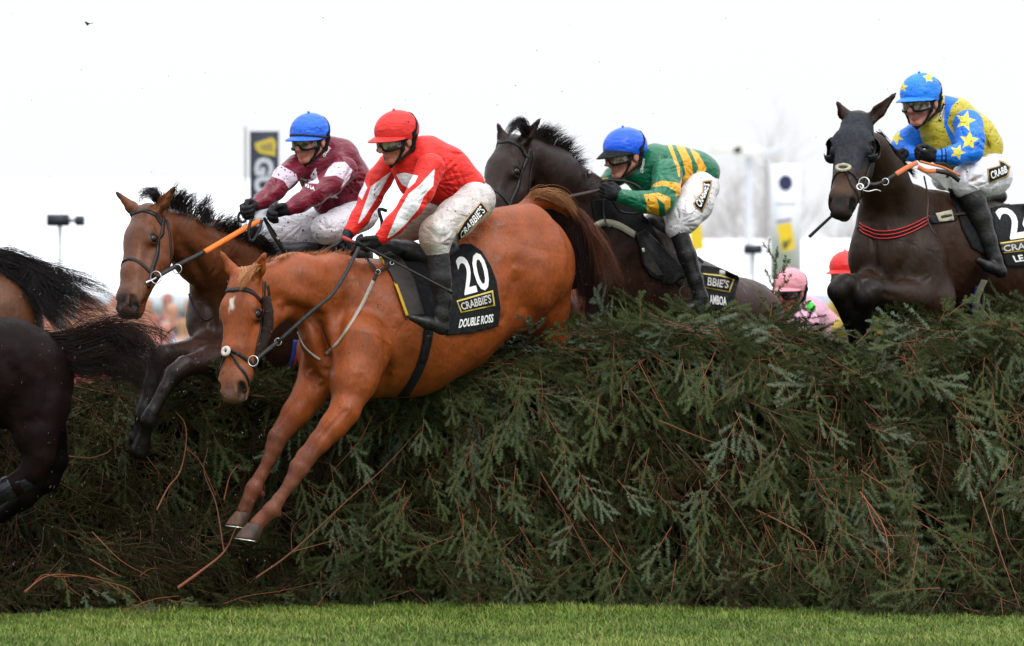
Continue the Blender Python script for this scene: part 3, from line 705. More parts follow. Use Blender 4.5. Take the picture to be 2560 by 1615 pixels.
# near foreleg
PA += ch(A0, [(900, 870, -.18, 86), (884, 950, -.28, 56), (862, 1028, -.36, 34), (833, 1066, -.40, 30), (800, 1104, -.43, 27)], k=.05, col=0)
PA += ch(A0, [(800, 1104, -.43, 28), (766, 1143, -.45, 24), (748, 1170, -.46, 24), (728, 1206, -.47, 17)], k=.02, col=1)
PA += ch(A0, [(728, 1206, -.47, 16), (697, 1249, -.48, 15), (679, 1275, -.49, 20), (655, 1298, -.49, 17), (642, 1312, -.5, 20)], k=.02, col=1)
PA += ch(A0, [(690, 1282, -.47, 10), (700, 1288, -.46, 6)], k=.02, col=1)
PA += ch(A0, [(706, 1238, -.455, 11), (755, 1180, -.43, 11)], k=.015, col=1)
# far foreleg
PA += ch(A0, [(800, 930, -0.02, 56), (772, 990, -0.08, 38), (740, 1032, -0.12, 31), (715, 1067, -0.14, 27)], k=.05, col=0)
PA += ch(A0, [(715, 1067, -0.14, 26), (694, 1094, -0.16, 24), (684, 1122, -0.17, 20), (672, 1150, -0.18, 16)], k=.02, col=1)
PA += ch(A0, [(672, 1150, -0.18, 15), (652, 1190, -0.19, 15), (634, 1222, -0.20, 20), (621, 1250, -0.21, 16), (611, 1276, -0.21, 19)], k=.02, col=1)
PA += ch(A0, [(650, 1232, -.07, 11), (656, 1238, -.07, 8)], k=.02, col=1)
# cut the soles flat, groove between arms and along the shoulder
spA = hA.dark() + [(hA.L(-.002, .150, .015), hA.L(.008, .185, .015), .012, .008, (.70, .62, .56), .9), (hA.L(-.008, .182, .015), hA.L(-.012, .212, .015), .006, .008, (.70, .62, .56), .9), (hA.L(.012, .130, .015), hA.L(.008, .150, .015), .006, .008, (.70, .62, .56), .9),
  (hA.L(0, .56, -.06), hA.L(0, .60, -.1), .05, .05, (.12, .06, .045), .8),
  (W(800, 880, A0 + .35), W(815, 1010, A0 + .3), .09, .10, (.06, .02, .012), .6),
  (W(770, 1150, A0 - .45), W(680, 1280, A0 - .49), .05, .06, (.20, .075, .045), .5)]
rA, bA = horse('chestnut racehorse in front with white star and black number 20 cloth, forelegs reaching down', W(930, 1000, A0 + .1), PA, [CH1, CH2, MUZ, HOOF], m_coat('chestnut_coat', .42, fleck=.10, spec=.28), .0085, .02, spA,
  strokes=[([(1290, 672), (1303, 740), (1320, 805)], 24, .034), ([(1345, 660), (1352, 740), (1362, 800)], 18, -.010), ([(1262, 735), (1268, 780), (1250, 815)], 12, .014), ([(1222, 760), (1245, 800)], 12, .008),
    ([(790, 800), (803, 860), (812, 920)], 13, .075), ([(700, 758), (745, 778), (800, 800)], 18, .036), ([(770, 930), (800, 960)], 14, .03), ([(720, 700), (780, 720), (850, 790)], 20, .010), ([(880, 710), (850, 800), (838, 880)], 13, .016), ([(905, 650), (870, 690), (850, 740)], 16, .008),
    ([(962, 820), (972, 915), (955, 985)], 11, .022), ([(905, 930), (880, 1000)], 10, .008), ([(862, 1028), (826, 1068), (795, 1105), (779, 1145)], 5, .008), ([(880, 1010), (850, 1060)], 6, -.004), ([(735, 1004), (703, 1053), (690, 1075)], 5, .007),
    ([(706, 1215), (676, 1262)], 3.5, .004), ([(662, 1165), (645, 1205)], 3.5, .004), ([(1010, 700), (1000, 800)], 30, .006), ([(1240, 560), (1290, 600), (1390, 640)], 14, .006), ([(1180, 600), (1240, 640)], 26, -.006)] + wrinkles([(930, 820, 70, 9, -10, 60, 1.8, .0024), (985, 850, 60, 7, 20, 50, 1.8, .002), (860, 740, 60, 5, 200, 50, 2, .002), (880, 1010, 50, 5, 235, 15, 1.8, .002), (700, 1010, 50, 4, 235, 15, 1.8, .002), (600, 860, 40, 4, 250, 30, 1.6, .002)], 12))
hA.extras(rA)
def hoof(root, t, b, D, mt):
    """horn capsule lofted from coronet ring to ground ring, with a steel shoe"""
    V = []; n = 28; m = 7
    for i in range(m + 1):
        u = i / m; bul = 1 + .03 * math.sin(u * 3.1)
        for j in range(n):
            a = 2 * math.pi * j / n; ca, sa = math.cos(a), math.sin(a); x = t[0] + (b[0] - t[0]) * u; y = t[1] + (b[1] - t[1]) * u; rx = (t[2] + (b[2] - t[2]) * u) * bul
            tl = t[3] + (b[3] - t[3]) * u; back = 1 - .25 * max(0, ca)
            V.append(W(x + rx * ca * back, y + rx * ca * tl, D + R(rx * .88 * sa, D)))
    V.append(W(b[0], b[1] - 3, D)); Fq = [(i*n+j, (i+1)*n+j, (i+1)*n+(j+1)%n, i*n+(j+1)%n) for i in range(m) for j in range(n)]
    h_ = Geo(); h_.add(np.array(V), np.array(Fq)); h_.F[3].append(np.array([(m*n+j, len(V)-1, m*n+(j+1)%n) for j in range(n)])); o = h_.build('hoof', mt, root)
    P = [W(b[0] + b[2] * math.cos(a) * (1 - .25 * max(0, math.cos(a))), b[1] + b[2] * math.cos(a) * b[3] + 2, D + R(b[2] * .88 * math.sin(a), D)) for a in np.linspace(0, 6.283, 28, endpoint=False)]
    mk('shoe', *tube_geo(P, .0035, 6, True), M['steel'], o)
HM = mat('hoof_horn', (.10, .065, .05), .45); q = NT(HM); q.base(q.mix(q.ramp(q.noise(26, 4, stretch=((1, 1, .25), (0, .5, 0))), [(.35, 0.), (.65, 1.)]), (.028, .020, .018), (.12, .055, .030)))
hoof(rA, (643, 1311, 24, .16), (619, 1349, 33, .14), A0 - .505, HM); hoof(rA, (611, 1281, 22, .14), (590, 1316, 28, .12), A0 - .215, HM)
bridle(hA, bA, rA, nose=.40, brow=.10)
for q in (-1, 1):      # sheepskin cheek pieces
    P = spline([hA.L(q*.098, .12, -.115), hA.L(q*.112, .20, -.125), hA.L(q*.100, .29, -.13), hA.L(q*.075, .38, -.12)], 10)
    pr = [cap(P[i], P[i+1], .024, .024, 1.0, .012) for i in range(9)]
    o = blob('sheepskin_cheekpiece', pr, .005, M['fleece'], rA, amp=.004, fr=260, seed=4, smooth=1)
pr = []; c0 = hA.L(0, .385, .012)
for i in range(14):
    a = i / 14 * 6.28; pr.append(cap(c0 + .018 * (hA.x * math.cos(a) + hA.y * math.sin(a)), c0 + .022 * (hA.x * math.cos(a + .3) + hA.y * math.sin(a + .3)), .009, .006, 1, .004))
blob('noseband_fleece', pr, .0035, M['sheep'], rA, amp=.002, fr=400, smooth=1)
strap3('drop_strap', [hA.L(-.0, .385, .02), hA.L(.04, .42, .0), hA.L(.07, .47, -.05), hA.L(.075, .52, -.10)], .013, bA, M['leather'], rA, off=.006)
strap3('drop_strap', [hA.L(0, .385, .02), hA.L(-.04, .42, .0), hA.L(-.07, .47, -.05), hA.L(-.075, .52, -.10)], .013, bA, M['leather'], rA, off=.006)
ring('bit_ring', W(633, 903, A0 - .74), .026, (-.3, -1, .1), .0028, M['steel'], rA)
ring('rein_ring', W(695, 855, A0 - .62), .018, (-.3, -1, .1), .003, M['steel'], rA)
free_strap('bit_strap', [(640, 900, -.73), (668, 876, -.68), (694, 855, -.63)], .020, M['leather'], rA, A0, .006)
free_strap('rein', [(696, 854, -.63), (781, 778, -.56), (829, 737, -.5), (863, 686, -.42), (884, 645, -.36), (898, 618, -.30)], .019, M['leather'], rA, A0, .004)
free_strap('rein', [(590, 880, -.40), (700, 700, -.10), (860, 600, .05)], .019, M['leather'], rA, A0, .004)
# hair: short crest, forelock, tail
hair('mane', [[(664, 656, -.42), (668, 650, -.44), (672, 646, -.44)], [(740, 641, -.22), (744, 636, -.24), (750, 634, -.24)], [(800, 638, -.1), (806, 633, -.1), (812, 631, -.1)], [(868, 641, .02), (876, 632, -.0), (884, 628, .0)]], 420, .0014, M['hair_chest'], rA, A0, jit=.008, seg=6, tipj=.010)
hair('forelock', [[(600, 672, -.60), (606, 690, -.70), (590, 712, -.72)], [(628, 668, -.60), (622, 690, -.70), (604, 716, -.73)], [(648, 664, -.58), (640, 664, -.62), (612, 676, -.66)]], 200, .0018, M['hair_chest'], rA, A0, jit=.008, seg=8, tipj=.014)
hair('tail', [[(1322, 500, .84), (1344, 484, .80), (1366, 490, .79), (1400, 505, .82)], [(1340, 490, .84), (1370, 482, .82), (1408, 492, .84), (1440, 530, .86)],
              [(1362, 487, .85), (1400, 492, .85), (1430, 515, .86), (1452, 560, .88)]], 520, .0020, M['hair_blond'], rA, A0, jit=.020, seg=10, tipj=.006, lenj=.6)
hair('tail_skirt', [[(1438, 535, .9), (1425, 600, .9), (1440, 680, .92), (1478, 770, .95)], [(1440, 535, .9), (1445, 610, .9), (1462, 700, .9), (1490, 790, .92)],
              [(1444, 540, .9), (1468, 620, .86), (1485, 710, .88), (1500, 800, .9)]], 1700, .0014, M['hair_red'], rA, A0, jit=.022, seg=12, tipj=.045, wave=.012, clumps=60)
hair('tail_edge', [[(1442, 532, .88), (1478, 575, .8), (1500, 650, .8), (1510, 720, .84)], [(1446, 530, .88), (1492, 590, .8), (1520, 660, .82), (1556, 760, .9)]], 420, .0012, M['hair_auburn'], rA, A0, jit=.02, seg=12, tipj=.05, wave=.010, clumps=34)
# tack
girth = strap('girth', [(1075, 800), (1062, 880), (1040, 940), (1008, 990)], 30, bA, A0 - .02, M['cloth_black'], rA, off=.006, th=.006)
strap('girth_web', [(1070, 838), (1055, 905)], 16, bA, A0 - .02, M['leather'], rA, off=.013, th=.005)
patch('saddle_pad', [(905, 612), (960, 606), (1010, 625), (1090, 660), (1100, 720), (1095, 800), (1060, 815), (1022, 760), (985, 690), (945, 640)], bA, A0, M['cloth_black'], rA, off=.010)
pn, bpn = patch('saddle_flap', [(945, 640), (975, 628), (1005, 650), (1034, 700), (1052, 762), (1060, 788), (1015, 794), (1000, 745), (978, 690), (958, 655)], bA, A0, M['rubber_grey'], rA, off=.020)
strap('flap_piping', [(950, 644), (971, 674), (991, 715), (1006, 756), (1018, 790)], 7, bpn, A0, M['yellow'], rA, off=.003, th=.006)
saddle = blob('saddle', ch(A0, [(985, 618, .14, 20), (1020, 632, .18, 26), (1075, 650, .24, 30), (1130, 628, .34, 26)], sq=1.6, k=.05), .007, M['leather'], rA)
cA, bcA = patch('number_cloth', [(1090, 660), (1118, 632), (1155, 612), (1177, 611), (1203, 628), (1226, 665), (1240, 703), (1250, 772), (1244, 817), (1180, 832), (1116, 839), (1112, 800)], bA, A0 + .2, M['cloth_black'], rA, off=.012, th=.005)
text_on('20', [(1136, 645), (1208, 629), (1229, 722), (1162, 740)], bcA, A0 + .2, M['white'], cA, bold=.015, off=.003)
V1 = patch('brand_panel', [(1141, 752), (1232, 726), (1238, 765), (1152, 783)], bcA, A0 + .2, M['gold'], cA, off=.003, th=.001)[1]
V1 = patch('brand_field', [(1145, 755), (1229, 731), (1234, 762), (1155, 779)], V1, A0 + .2, M['cloth_black'], cA, off=.002, th=.001)[1]
text_on("CRABBIE'S", [(1150, 758), (1226, 735), (1229, 757), (1156, 776)], V1, A0 + .2, M['silver'], cA, bold=.02, off=.002)
text_on('DOUBLE ROSS', [(1149, 799), (1233, 785), (1233, 806), (1146, 821)], bcA, A0 + .2, M['white'], cA, bold=.03, off=.003, italic=.1)
strap('breastgirth', [(933, 702), (905, 762), (870, 820), (845, 856), (815, 886)], 9, bA, A0 - .2, M['greyweb'], rA, off=.005)
strap('breastgirth', [(745, 830), (758, 862), (778, 884), (800, 900)], 6, bA, A0, M['greyweb'], rA, off=.005)
strap('breast_strap', [(914, 646), (930, 668), (944, 682), (966, 672), (982, 660)], 8, bA, A0 - .2, M['leather'], rA, off=.022)
strap('breast_strap', [(942, 684), (934, 702)], 9, bA, A0 - .2, M['leather'], rA, off=.010)
ring('breast_ring', hit(bA, 944, 683, .02, A0 - .2)[0], .012, (0, -1, 0), .0028, M['steel'], rA)
ring('buckle', hit(bA, 978, 664, .035, A0 - .2)[0], .010, (0, -1, .2), .003, M['steel'], rA)

# ================================================================ HORSE B: bay
B0 = 18.3
BAY = (.135, .042, .014); BAYD = (.036, .014, .009); BLK = (.007, .005, .005); BMZ = (.030, .018, .014)
hB = HorseHead((346, 506, -.42), (284, 772, -.74), (-.66, -.74, .06), [(287, 477, -.40), (440, 464, -.50)], D0=B0, scale=1.10)
PB = hB.prims(0, 0, 0)
PB += ch(B0, [(398, 566, -.30, 50), (440, 585, -.22, 58), (515, 632, -.08, 80), (590, 680, .08, 108)], sq=.7, k=.06, col=0)
PB += ch(B0, [(540, 740, .08, 66), (548, 800, .10, 76), (575, 865, .12, 80)], sq=.9, k=.07, col=1)
PB += ch(B0, [(600, 830, .20, 90), (680, 850, .32, 100), (780, 850, .5, 100)], sq=.8, k=.07, col=1)
PB += ch(B0, [(620, 775, .25, 125), (760, 790, .5, 130), (900, 780, .9, 128), (1020, 760, 1.15, 120), (1090, 800, 1.3, 80)], sq=.8, k=.07, col=1)
PB += ch(B0, [(570, 880, .0, 52), (525, 903, -.32, 33), (462, 916, -.60, 26)], k=.05, col=1)
PB += ch(B0, [(462, 916, -0.60, 25), (438, 934, -0.64, 24), (412, 975, -0.68, 17), (380, 1032, -0.72, 17), (372, 1052, -0.72, 20), (364, 1080, -0.70, 14), (356, 1108, -0.68, 20), (350, 1125, -0.67, 25)], k=.02, col=2)
PB += ch(B0, [(545, 858, .1, 48), (490, 878, -.2, 32), (412, 888, -.44, 26)], k=.05, col=1)
PB += ch(B0, [(412, 888, -0.44, 24), (392, 904, -0.46, 23), (378, 960, -0.49, 17), (360, 1022, -0.52, 17), (357, 1040, -0.52, 20), (350, 1068, -0.51, 14), (345, 1095, -0.50, 22)], k=.02, col=2)
spB = hB.dark() + [(hB.L(0, .52, -.05), hB.L(0, .62, -.11), .052, .05, (.012, .010, .010), .95), (hB.L(.04, .44, -.09), hB.L(.05, .50, -.08), .030, .03, (.20, .11, .065), .8),
   (hB.L(.02, .08, .02), hB.L(.01, .30, 0), .03, .06, (.08, .032, .02), .6)]
spB += [(W(287, 477, B0 - .4), W(292, 483, B0 - .4), .02, .03, BLK, .9), (W(440, 464, B0 - .5), W(437, 474, B0 - .5), .02, .03, BLK, .9)]
rB, bB = horse('bay racehorse with black mane and orange rein, jumping just left of the chestnut', W(620, 900, B0 + .2), PB, [BAY, BAYD, BLK], m_coat('bay_coat', .36, fleck=.12, spec=.25), .009, .03, spB, seed=5,
  strokes=[([(448, 600), (490, 660), (520, 730)], 14, .018), ([(470, 560), (540, 620), (590, 690)], 16, .008), ([(512, 740), (530, 790), (540, 850)], 12, .022), ([(600, 700), (570, 760), (560, 830)], 16, .012)] + wrinkles([(560, 640, 60, 8, 30, 90, 2, .003), (520, 700, 50, 6, 80, 60, 2, .003), (330, 640, 40, 5, 250, 40, 1.6, .002)], 13))
hB.extras(rB)
bridle(hB, bB, rB, nose=.335, brow=.055)
bit = (390, 690)
ring('bit_ring', W(390, 694, B0 - .73), .032, (-.5, -1, 0), .0028, M['steel'], rB)
ring('rein_ring', W(443, 673, B0 - .58), .024, (-.2, -1, 0), .003, M['steel'], rB)
free_strap('rein', [(392, 692, -.72), (440, 666, -.58), (512, 630, -.44)], .024, M['leather'], rB, B0, .006)
free_strap('rein', [(512, 630, -.44), (570, 596, -.34), (622, 566, -.26), (650, 552, -.2)], .027, M['orange'], rB, B0, .006)
free_strap('rein_loop', [(628, 548, -.28), (622, 575, -.3), (625, 600, -.3), (634, 600, -.3), (648, 575, -.28), (655, 550, -.26)], .016, M['leather'], rB, B0, .004)
free_strap('neck_strap', [(662, 548, -.2), (680, 585, -.22), (700, 615, -.2), (716, 640, -.16)], .018, M['leather'], rB, B0, .005)
strap('bit_plate', [(365, 708), (380, 702), (390, 696)], 8, bB, B0 - .6, M['steel'], rB, off=.006)
patch('saddle_cloth', [(645, 590), (660, 588), (690, 625), (700, 645), (690, 690), (670, 690), (672, 650), (655, 615)], bB, B0, M['leather'], rB, off=.008)
blob('saddle', ch(B0, [(700, 640, .2, 30), (760, 650, .3, 40), (900, 640, .6, 34)], sq=1.5, k=.05), .009, M['leather'], rB)
g = []
def tuft(base, n, seed):
    out = []
    rs = np.random.RandomState(seed)
    for (x, y, d), (dx, dy) in base: out.append([(x, y, d), (x + dx * .45, y + dy * .7, d), (x + dx, y + dy, d)])
    return out
hair('mane', tuft([((396, 514, -.38), (8, -30)), ((430, 518, -.34), (34, -50)), ((460, 528, -.30), (16, -34)), ((490, 540, -.26), (44, -46)), ((515, 552, -.22), (18, -28)), ((545, 566, -.18), (36, -22)), ((575, 582, -.14), (26, -30)), ((610, 598, -.08), (20, -34)), ((650, 612, -.02), (26, -6)), ((690, 632, .0), (20, 4))], 1, 1),
     1500, .0015, M['hair_black'], rB, B0, jit=.020, seg=9, tipj=.036, wave=.012, lenj=.7, clumps=70)
hair('forelock', [[(392, 506, -.40), (366, 486, -.50), (348, 496, -.54), (352, 512, -.55)], [(396, 508, -.40), (380, 478, -.46), (356, 482, -.50), (346, 494, -.5)], [(402, 506, -.40), (392, 474, -.44), (380, 470, -.46), (366, 474, -.46)]], 150, .0014, M['hair_black'], rB, B0, jit=.014, seg=9, tipj=.014, wave=.008)
strap('martingale', [(472, 735), (485, 770), (512, 800), (532, 792)], 4, bB, B0, M['leather'], rB, off=.004)
strap('girth', [(742, 850), (735, 900), (715, 940), (700, 960)], 22, bB, B0 + .2, M['blue'], rB, off=.006)
strap('girth_stripe', [(746, 860), (738, 905), (722, 945)], 7, bB, B0 + .2, M['red'], rB, off=.012)

# ================================================================ HORSE C: dark, green and gold rider
C0 = 19.3
DK = (.022, .011, .009); DKR = (.036, .015, .010); DKB = (.008, .006, .006); DKM = (.040, .022, .016)
hC = HorseHead((1264, 332, -.32), (1178, 590, -.60), (-.64, -.76, .05), [(1243, 306, -.30), (1353, 294, -.38)], D0=C0)
PC = hC.prims(0, 0, 0)
PC += ch(C0, [(1322, 392, -.22, 52), (1372, 440, -.1, 72), (1440, 520, .08, 92), (1500, 590, .22, 120)], sq=.75, k=.06, col=0)
PC += ch(C0, [(1490, 640, .25, 122), (1600, 700, .45, 132), (1740, 775, .75, 112), (1850, 812, .95, 108), (1890, 860, 1.0, 90)], sq=.85, k=.08, col=3)
PC += ch(C0, [(1440, 700, .0, 90), (1430, 780, .0, 60), (1400, 860, -.1, 36)], k=.06, col=0)
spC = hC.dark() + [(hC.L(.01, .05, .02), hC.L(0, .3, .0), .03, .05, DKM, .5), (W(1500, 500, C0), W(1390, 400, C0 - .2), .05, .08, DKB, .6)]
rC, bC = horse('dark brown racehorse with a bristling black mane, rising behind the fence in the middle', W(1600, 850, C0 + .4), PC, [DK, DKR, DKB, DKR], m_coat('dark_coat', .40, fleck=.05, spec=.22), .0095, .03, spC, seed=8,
  strokes=[([(1340, 420), (1390, 500), (1440, 600)], 16, .012), ([(1400, 450), (1470, 530)], 14, .006), ([(1560, 620), (1590, 720), (1570, 800)], 22, .012), ([(1470, 640), (1520, 700), (1540, 760)], 20, .010)])
hC.extras(rC)
bridle(hC, bC, rC, nose=.34, brow=.05)
hair('mane', tuft([((1328, 352, -.26), (26, -34)), ((1345, 360, -.22), (36, -44)), ((1368, 378, -.16), (42, -46)), ((1390, 398, -.10), (50, -44)), ((1412, 420, -.04), (52, -40)), ((1430, 436, .0), (40, -18)), ((1460, 462, .06), (22, -14)), ((1490, 484, .10), (22, -4))], 1, 1),
     2000, .0014, M['hair_black'], rC, C0, jit=.016, seg=8, tipj=.022, wave=.004, clumps=110, keep=.6)
hair('forelock', [[(1322, 342, -.32), (1300, 306, -.40), (1276, 316, -.44), (1264, 346, -.46)], [(1324, 340, -.32), (1312, 300, -.38), (1290, 304, -.42), (1270, 330, -.44)], [(1316, 346, -.32), (1290, 322, -.44), (1272, 335, -.48), (1262, 352, -.5)]], 220, .0014, M['hair_black'], rC, C0, jit=.012, seg=9, tipj=.012)
free_strap('rein', [(1330, 520, -.45), (1400, 498, -.30), (1490, 478, -.12), (1510, 474, -.08)], .020, M['dark_leather'], rC, C0, .004)
free_strap('rein_loop', [(1515, 470, -.05), (1530, 500, -.05), (1550, 528, -.02), (1590, 534, .0), (1618, 520, .05)], .012, M['leather'], rC, C0, .004)
free_strap('rein_loop', [(1500, 455, .0), (1520, 450, .0), (1570, 455, .05), (1600, 470, .05), (1608, 490, .05)], .012, M['leather'], rC, C0, .004)
free_strap('hanging_rein', [(1508, 490, -.05), (1510, 540, -.08), (1520, 566, -.1), (1532, 566, -.1)], .010, M['leather'], rC, C0, .004)
patch('saddle_pad', [(1478, 500), (1530, 496), (1590, 512), (1625, 560), (1668, 630), (1715, 690), (1700, 720), (1640, 650), (1596, 590), (1540, 560), (1486, 560)], bC, C0 + .1, M['cloth_black'], rC, off=.010)
strap('breastgirth', [(1484, 566), (1510, 556), (1545, 564), (1586, 588)], 17, bC, C0, M['cream'], rC, off=.016)
pf, bpf = patch('saddle_flap', [(1588, 585), (1610, 575), (1660, 620), (1700, 660), (1718, 688), (1690, 700), (1680, 716), (1625, 690), (1604, 660), (1598, 620)], bC, C0 + .1, M['leather'], rC, off=.022)
patch('flap_inner', [(1605, 620), (1618, 628), (1640, 660), (1660, 690), (1640, 690), (1612, 666)], bpf, C0 + .1, M['rubber_grey'], pf, off=.004, th=.002)
patch('flap_tag', [(1604, 621), (1610, 620), (1612, 630), (1606, 631)], bpf, C0 + .1, M['white'], pf, off=.005, th=.002)
blob('saddle', ch(C0, [(1628, 560, .42, 18), (1650, 590, .44, 24), (1700, 640, .5, 24), (1742, 660, .56, 18)], sq=1.7, k=.05), .008, M['cloth_black'], rC)
ring('stirrup', W(1716, 732, C0 + .02), .040, (.2, -1, .1), .004, M['rubber_grey'], rC)
cC, bcC = patch('number_cloth', [(1752, 664), (1800, 672), (1845, 692), (1847, 700), (1836, 737), (1833, 800), (1766, 800), (1756, 730)], bC, C0 + .5, M['cloth_black'], rC, off=.014)
patch('cloth_tag', [(1799, 675), (1813, 678), (1812, 690), (1798, 687)], bcC, C0 + .5, M['silver'], cC, off=.004, th=.001)
V1 = patch('brand_panel', [(1745, 682), (1800, 688), (1836, 698), (1824, 732), (1750, 718)], bcC, C0 + .5, M['gold'], cC, off=.004, th=.001)[1]
V1 = patch('brand_field', [(1745, 685), (1800, 691), (1832, 700), (1822, 728), (1750, 715)], V1, C0 + .5, M['cloth_black'], cC, off=.003, th=.001)[1]
text_on("BBIE'S", [(1770, 692), (1824, 702), (1820, 722), (1768, 714)], V1, C0 + .5, M['silver'], cC, bold=.02, off=.003)
text_on('AMBOA', [(1773, 736), (1816, 743), (1816, 765), (1774, 760)], bcC, C0 + .5, M['white'], cC, bold=.03, off=.004)

# ================================================================ HORSE D: dark with a black hood, number 24
D0_ = 18.8
hD = HorseHead((2140, 270, -.45), (2092, 516, -.80), (-.34, -.93, .25), [(2091, 253, -.42), (2243, 230, -.46)], D0=D0_, scale=1.12)
PD = hD.prims(0, 1, 0)
PD += ch(D0_, [(2180, 375, -.28, 44), (2208, 450, -.15, 58), (2236, 540, .0, 86)], sq=.8, k=.06, col=0)
PD += ch(D0_, [(2232, 560, .0, 84), (2236, 640, -.02, 108), (2250, 700, .0, 110)], sq=.8, k=.08, col=0)
PD += ch(D0_, [(2265, 560, .1, 100), (2330, 628, .25, 148), (2450, 655, .55, 148), (2600, 675, .9, 150), (2700, 690, 1.1, 150)], sq=.85, k=.08, col=3)
PD += ch(D0_, [(2290, 660, -.02, 80), (2325, 745, -.05, 58), (2262, 742, -.25, 33), (2178, 726, -.46, 30)], k=.06, col=0)
PD += ch(D0_, [(2178, 728, -.47, 31), (2160, 742, -.48, 31), (2158, 790, -.42, 22), (2168, 850, -.34, 19), (2180, 900, -.26, 20)], k=.02, col=2)
PD += ch(D0_, [(2200, 715, .0, 60), (2170, 716, -.2, 34), (2110, 712, -.50, 26)], k=.05, col=0)
PD += ch(D0_, [(2112, 712, -.50, 28), (2096, 728, -.51, 27), (2122, 788, -.44, 21), (2142, 850, -.36, 19), (2150, 900, -.3, 20)], k=.02, col=2)
spD = hD.dark() + [(hD.L(0, .53, -.06), hD.L(0, .62, -.12), .055, .05, (.010, .008, .009), .9), (hD.L(.0, .40, .0), hD.L(0, .46, 0), .05, .05, (.10, .045, .025), .8)]
rD, bD = horse('nearly black racehorse in a black eye-cup hood, knees tucked above the spruce', W(2300, 850, D0_ + .2), PD, [(.028, .014, .008), (.035, .016, .010), (.003, .003, .003), (.036, .015, .008)], m_coat('black_coat', .42, fleck=.04, spec=.18), .009, .03, spD, seed=12,
  strokes=[([(2180, 560), (2186, 640), (2188, 705)], 10, .022), ([(2230, 470), (2240, 560)], 16, .008), ([(2290, 580), (2270, 650), (2230, 700)], 16, .014), ([(2385, 600), (2375, 690), (2350, 740)], 16, .014), ([(2250, 745), (2200, 732)], 8, .006)] + wrinkles([(2300, 620, 70, 8, 0, 180, 2, .003), (2340, 680, 60, 6, 0, 180, 2, .003)], 14))
hD.extras(rD)
# hood: a cloth shell over the face with holes at the eyes
hp = []
for p in hD.prims()[:40]:
    if p['sub'] or p['t'] is None: continue
    loc = hD.M() @ ((p['c'] if p['t'] == 'e' else p['a']) - hD.o) / hD.s; l2 = hD.M() @ ((p['c'] if p['t'] == 'e' else p['b']) - hD.o) / hD.s
    if .05 < loc[1] < .37 and l2[1] < .46: 
        p = dict(p); p['k'] = .03
        if p['t'] == 'e': p['r'] = p['r'] + .006
        else: p['ra'] += .007; p['rb'] += .007
        hp.append(p)
hp.append(cap(hD.L(0, .50, .0), hD.L(0, .62, -.05), .085, .12, 1, .01, None, True)); hp.append(cap(hD.L(0, -.06, -.02), hD.L(0, -.1, -.1), .09, .09, 1, .01, None, True))
for q in (-1, 1): hp.append(cap(hD.L(q*.115, .20, -.055), hD.L(q*.08, .20, -.06), .034, .030, 1, .006, None, True))
hood = blob('hood', hp, .006, m_leather('hood_mesh', (.016, .018, .026), .7, .12), rD, amp=.0014, fr=60, seed=3, smooth=2)
for q in (-1, 1):       # eye cups: half domes open to the front
    V = []; n1, n2 = 10, 20; c = hD.L(q*.092, .205, -.068)
    ax = nrm(hD.x * q * .9 - hD.z * .15); up = hD.y; fr = np.cross(ax, up) * q
    for i in range(n1 + 1):
        for j in range(n2 + 1):
            a = math.radians(-125 + 250 * j / n2); r0 = .068 * (1 - .55 * (i / n1) ** 2); dpt = .046 * math.sin(i / n1 * 1.5)
            V.append(c + up * math.sin(a) * r0 * 1.1 - hD.z * math.cos(a) * r0 * .9 + ax * dpt)
    Fq = [(i*(n2+1)+j, (i+1)*(n2+1)+j, (i+1)*(n2+1)+j+1, i*(n2+1)+j+1) for i in range(n1) for j in range(n2)]
    ec = mk('eye_cup', V, np.array(Fq), M['leather'], hood); ec.modifiers.new('t', 'SOLIDIFY').thickness = .004
bridle(hD, bD, rD, nose=.395, brow=.07)
pr = []
for i in range(16):
    a = i / 16 * 6.28; c0 = hD.L(0, .375, .018); pr.append(cap(c0 + hD.x * .036 * math.cos(a) + hD.y * .018 * math.sin(a), c0 + hD.x * .040 * math.cos(a + .4) + hD.y * .022 * math.sin(a + .4), .009, .006, 1, .004))
blob('noseband_fleece', pr, .004, M['cream'], rD, amp=.002, fr=400, smooth=1)
strap3('drop_strap', [hD.L(.01, .385, .02), hD.L(.045, .43, .0), hD.L(.07, .47, -.05), hD.L(.075, .50, -.10)], .012, bD, M['leather'], rD, off=.007)
ring('bit_ring', W(2160, 458, D0_ - .80), .030, (-.6, -1, .1), .004, M['steel'], rD); ring('bit_ring', W(2150, 468, D0_ - .80), .016, (-.2, -1, .2), .006, M['steel'], rD)
ring('rein_ring', W(2213, 455, D0_ - .58), .018, (-.1, -1, .1), .003, M['steel'], rD)
free_strap('bit_strap', [(2168, 460, -.78), (2190, 460, -.64), (2213, 453, -.58)], .016, M['leather'], rD, D0_)
free_strap('bit_shank', [(2152, 474, -.8), (2170, 479, -.78), (2190, 475, -.75), (2202, 479, -.72)], .006, M['steel'], rD, D0_)
free_strap('rein', [(2213, 452, -.58), (2240, 436, -.52)], .018, M['leather'], rD, D0_)
free_strap('rein', [(2240, 436, -.52), (2268, 419, -.46), (2293, 407, -.40)], .026, M['rust'], rD, D0_, .006)
free_strap('rein', [(2300, 404, -.38), (2330, 412, -.34), (2360, 420, -.30), (2400, 440, -.26)], .012, M['rust'], rD, D0_, .006)
free_strap('rein', [(2295, 418, -.38), (2315, 428, -.36), (2340, 428, -.34)], .026, M['rust'], rD, D0_, .006)
free_strap('rein', [(2340, 428, -.34), (2372, 434, -.32), (2398, 452, -.28)], .024, M['leather'], rD, D0_, .008)
free_strap('rein_end', [(2340, 408, -.3), (2366, 412, -.28), (2370, 430, -.28), (2368, 445, -.28)], .014, M['leather'], rD, D0_)
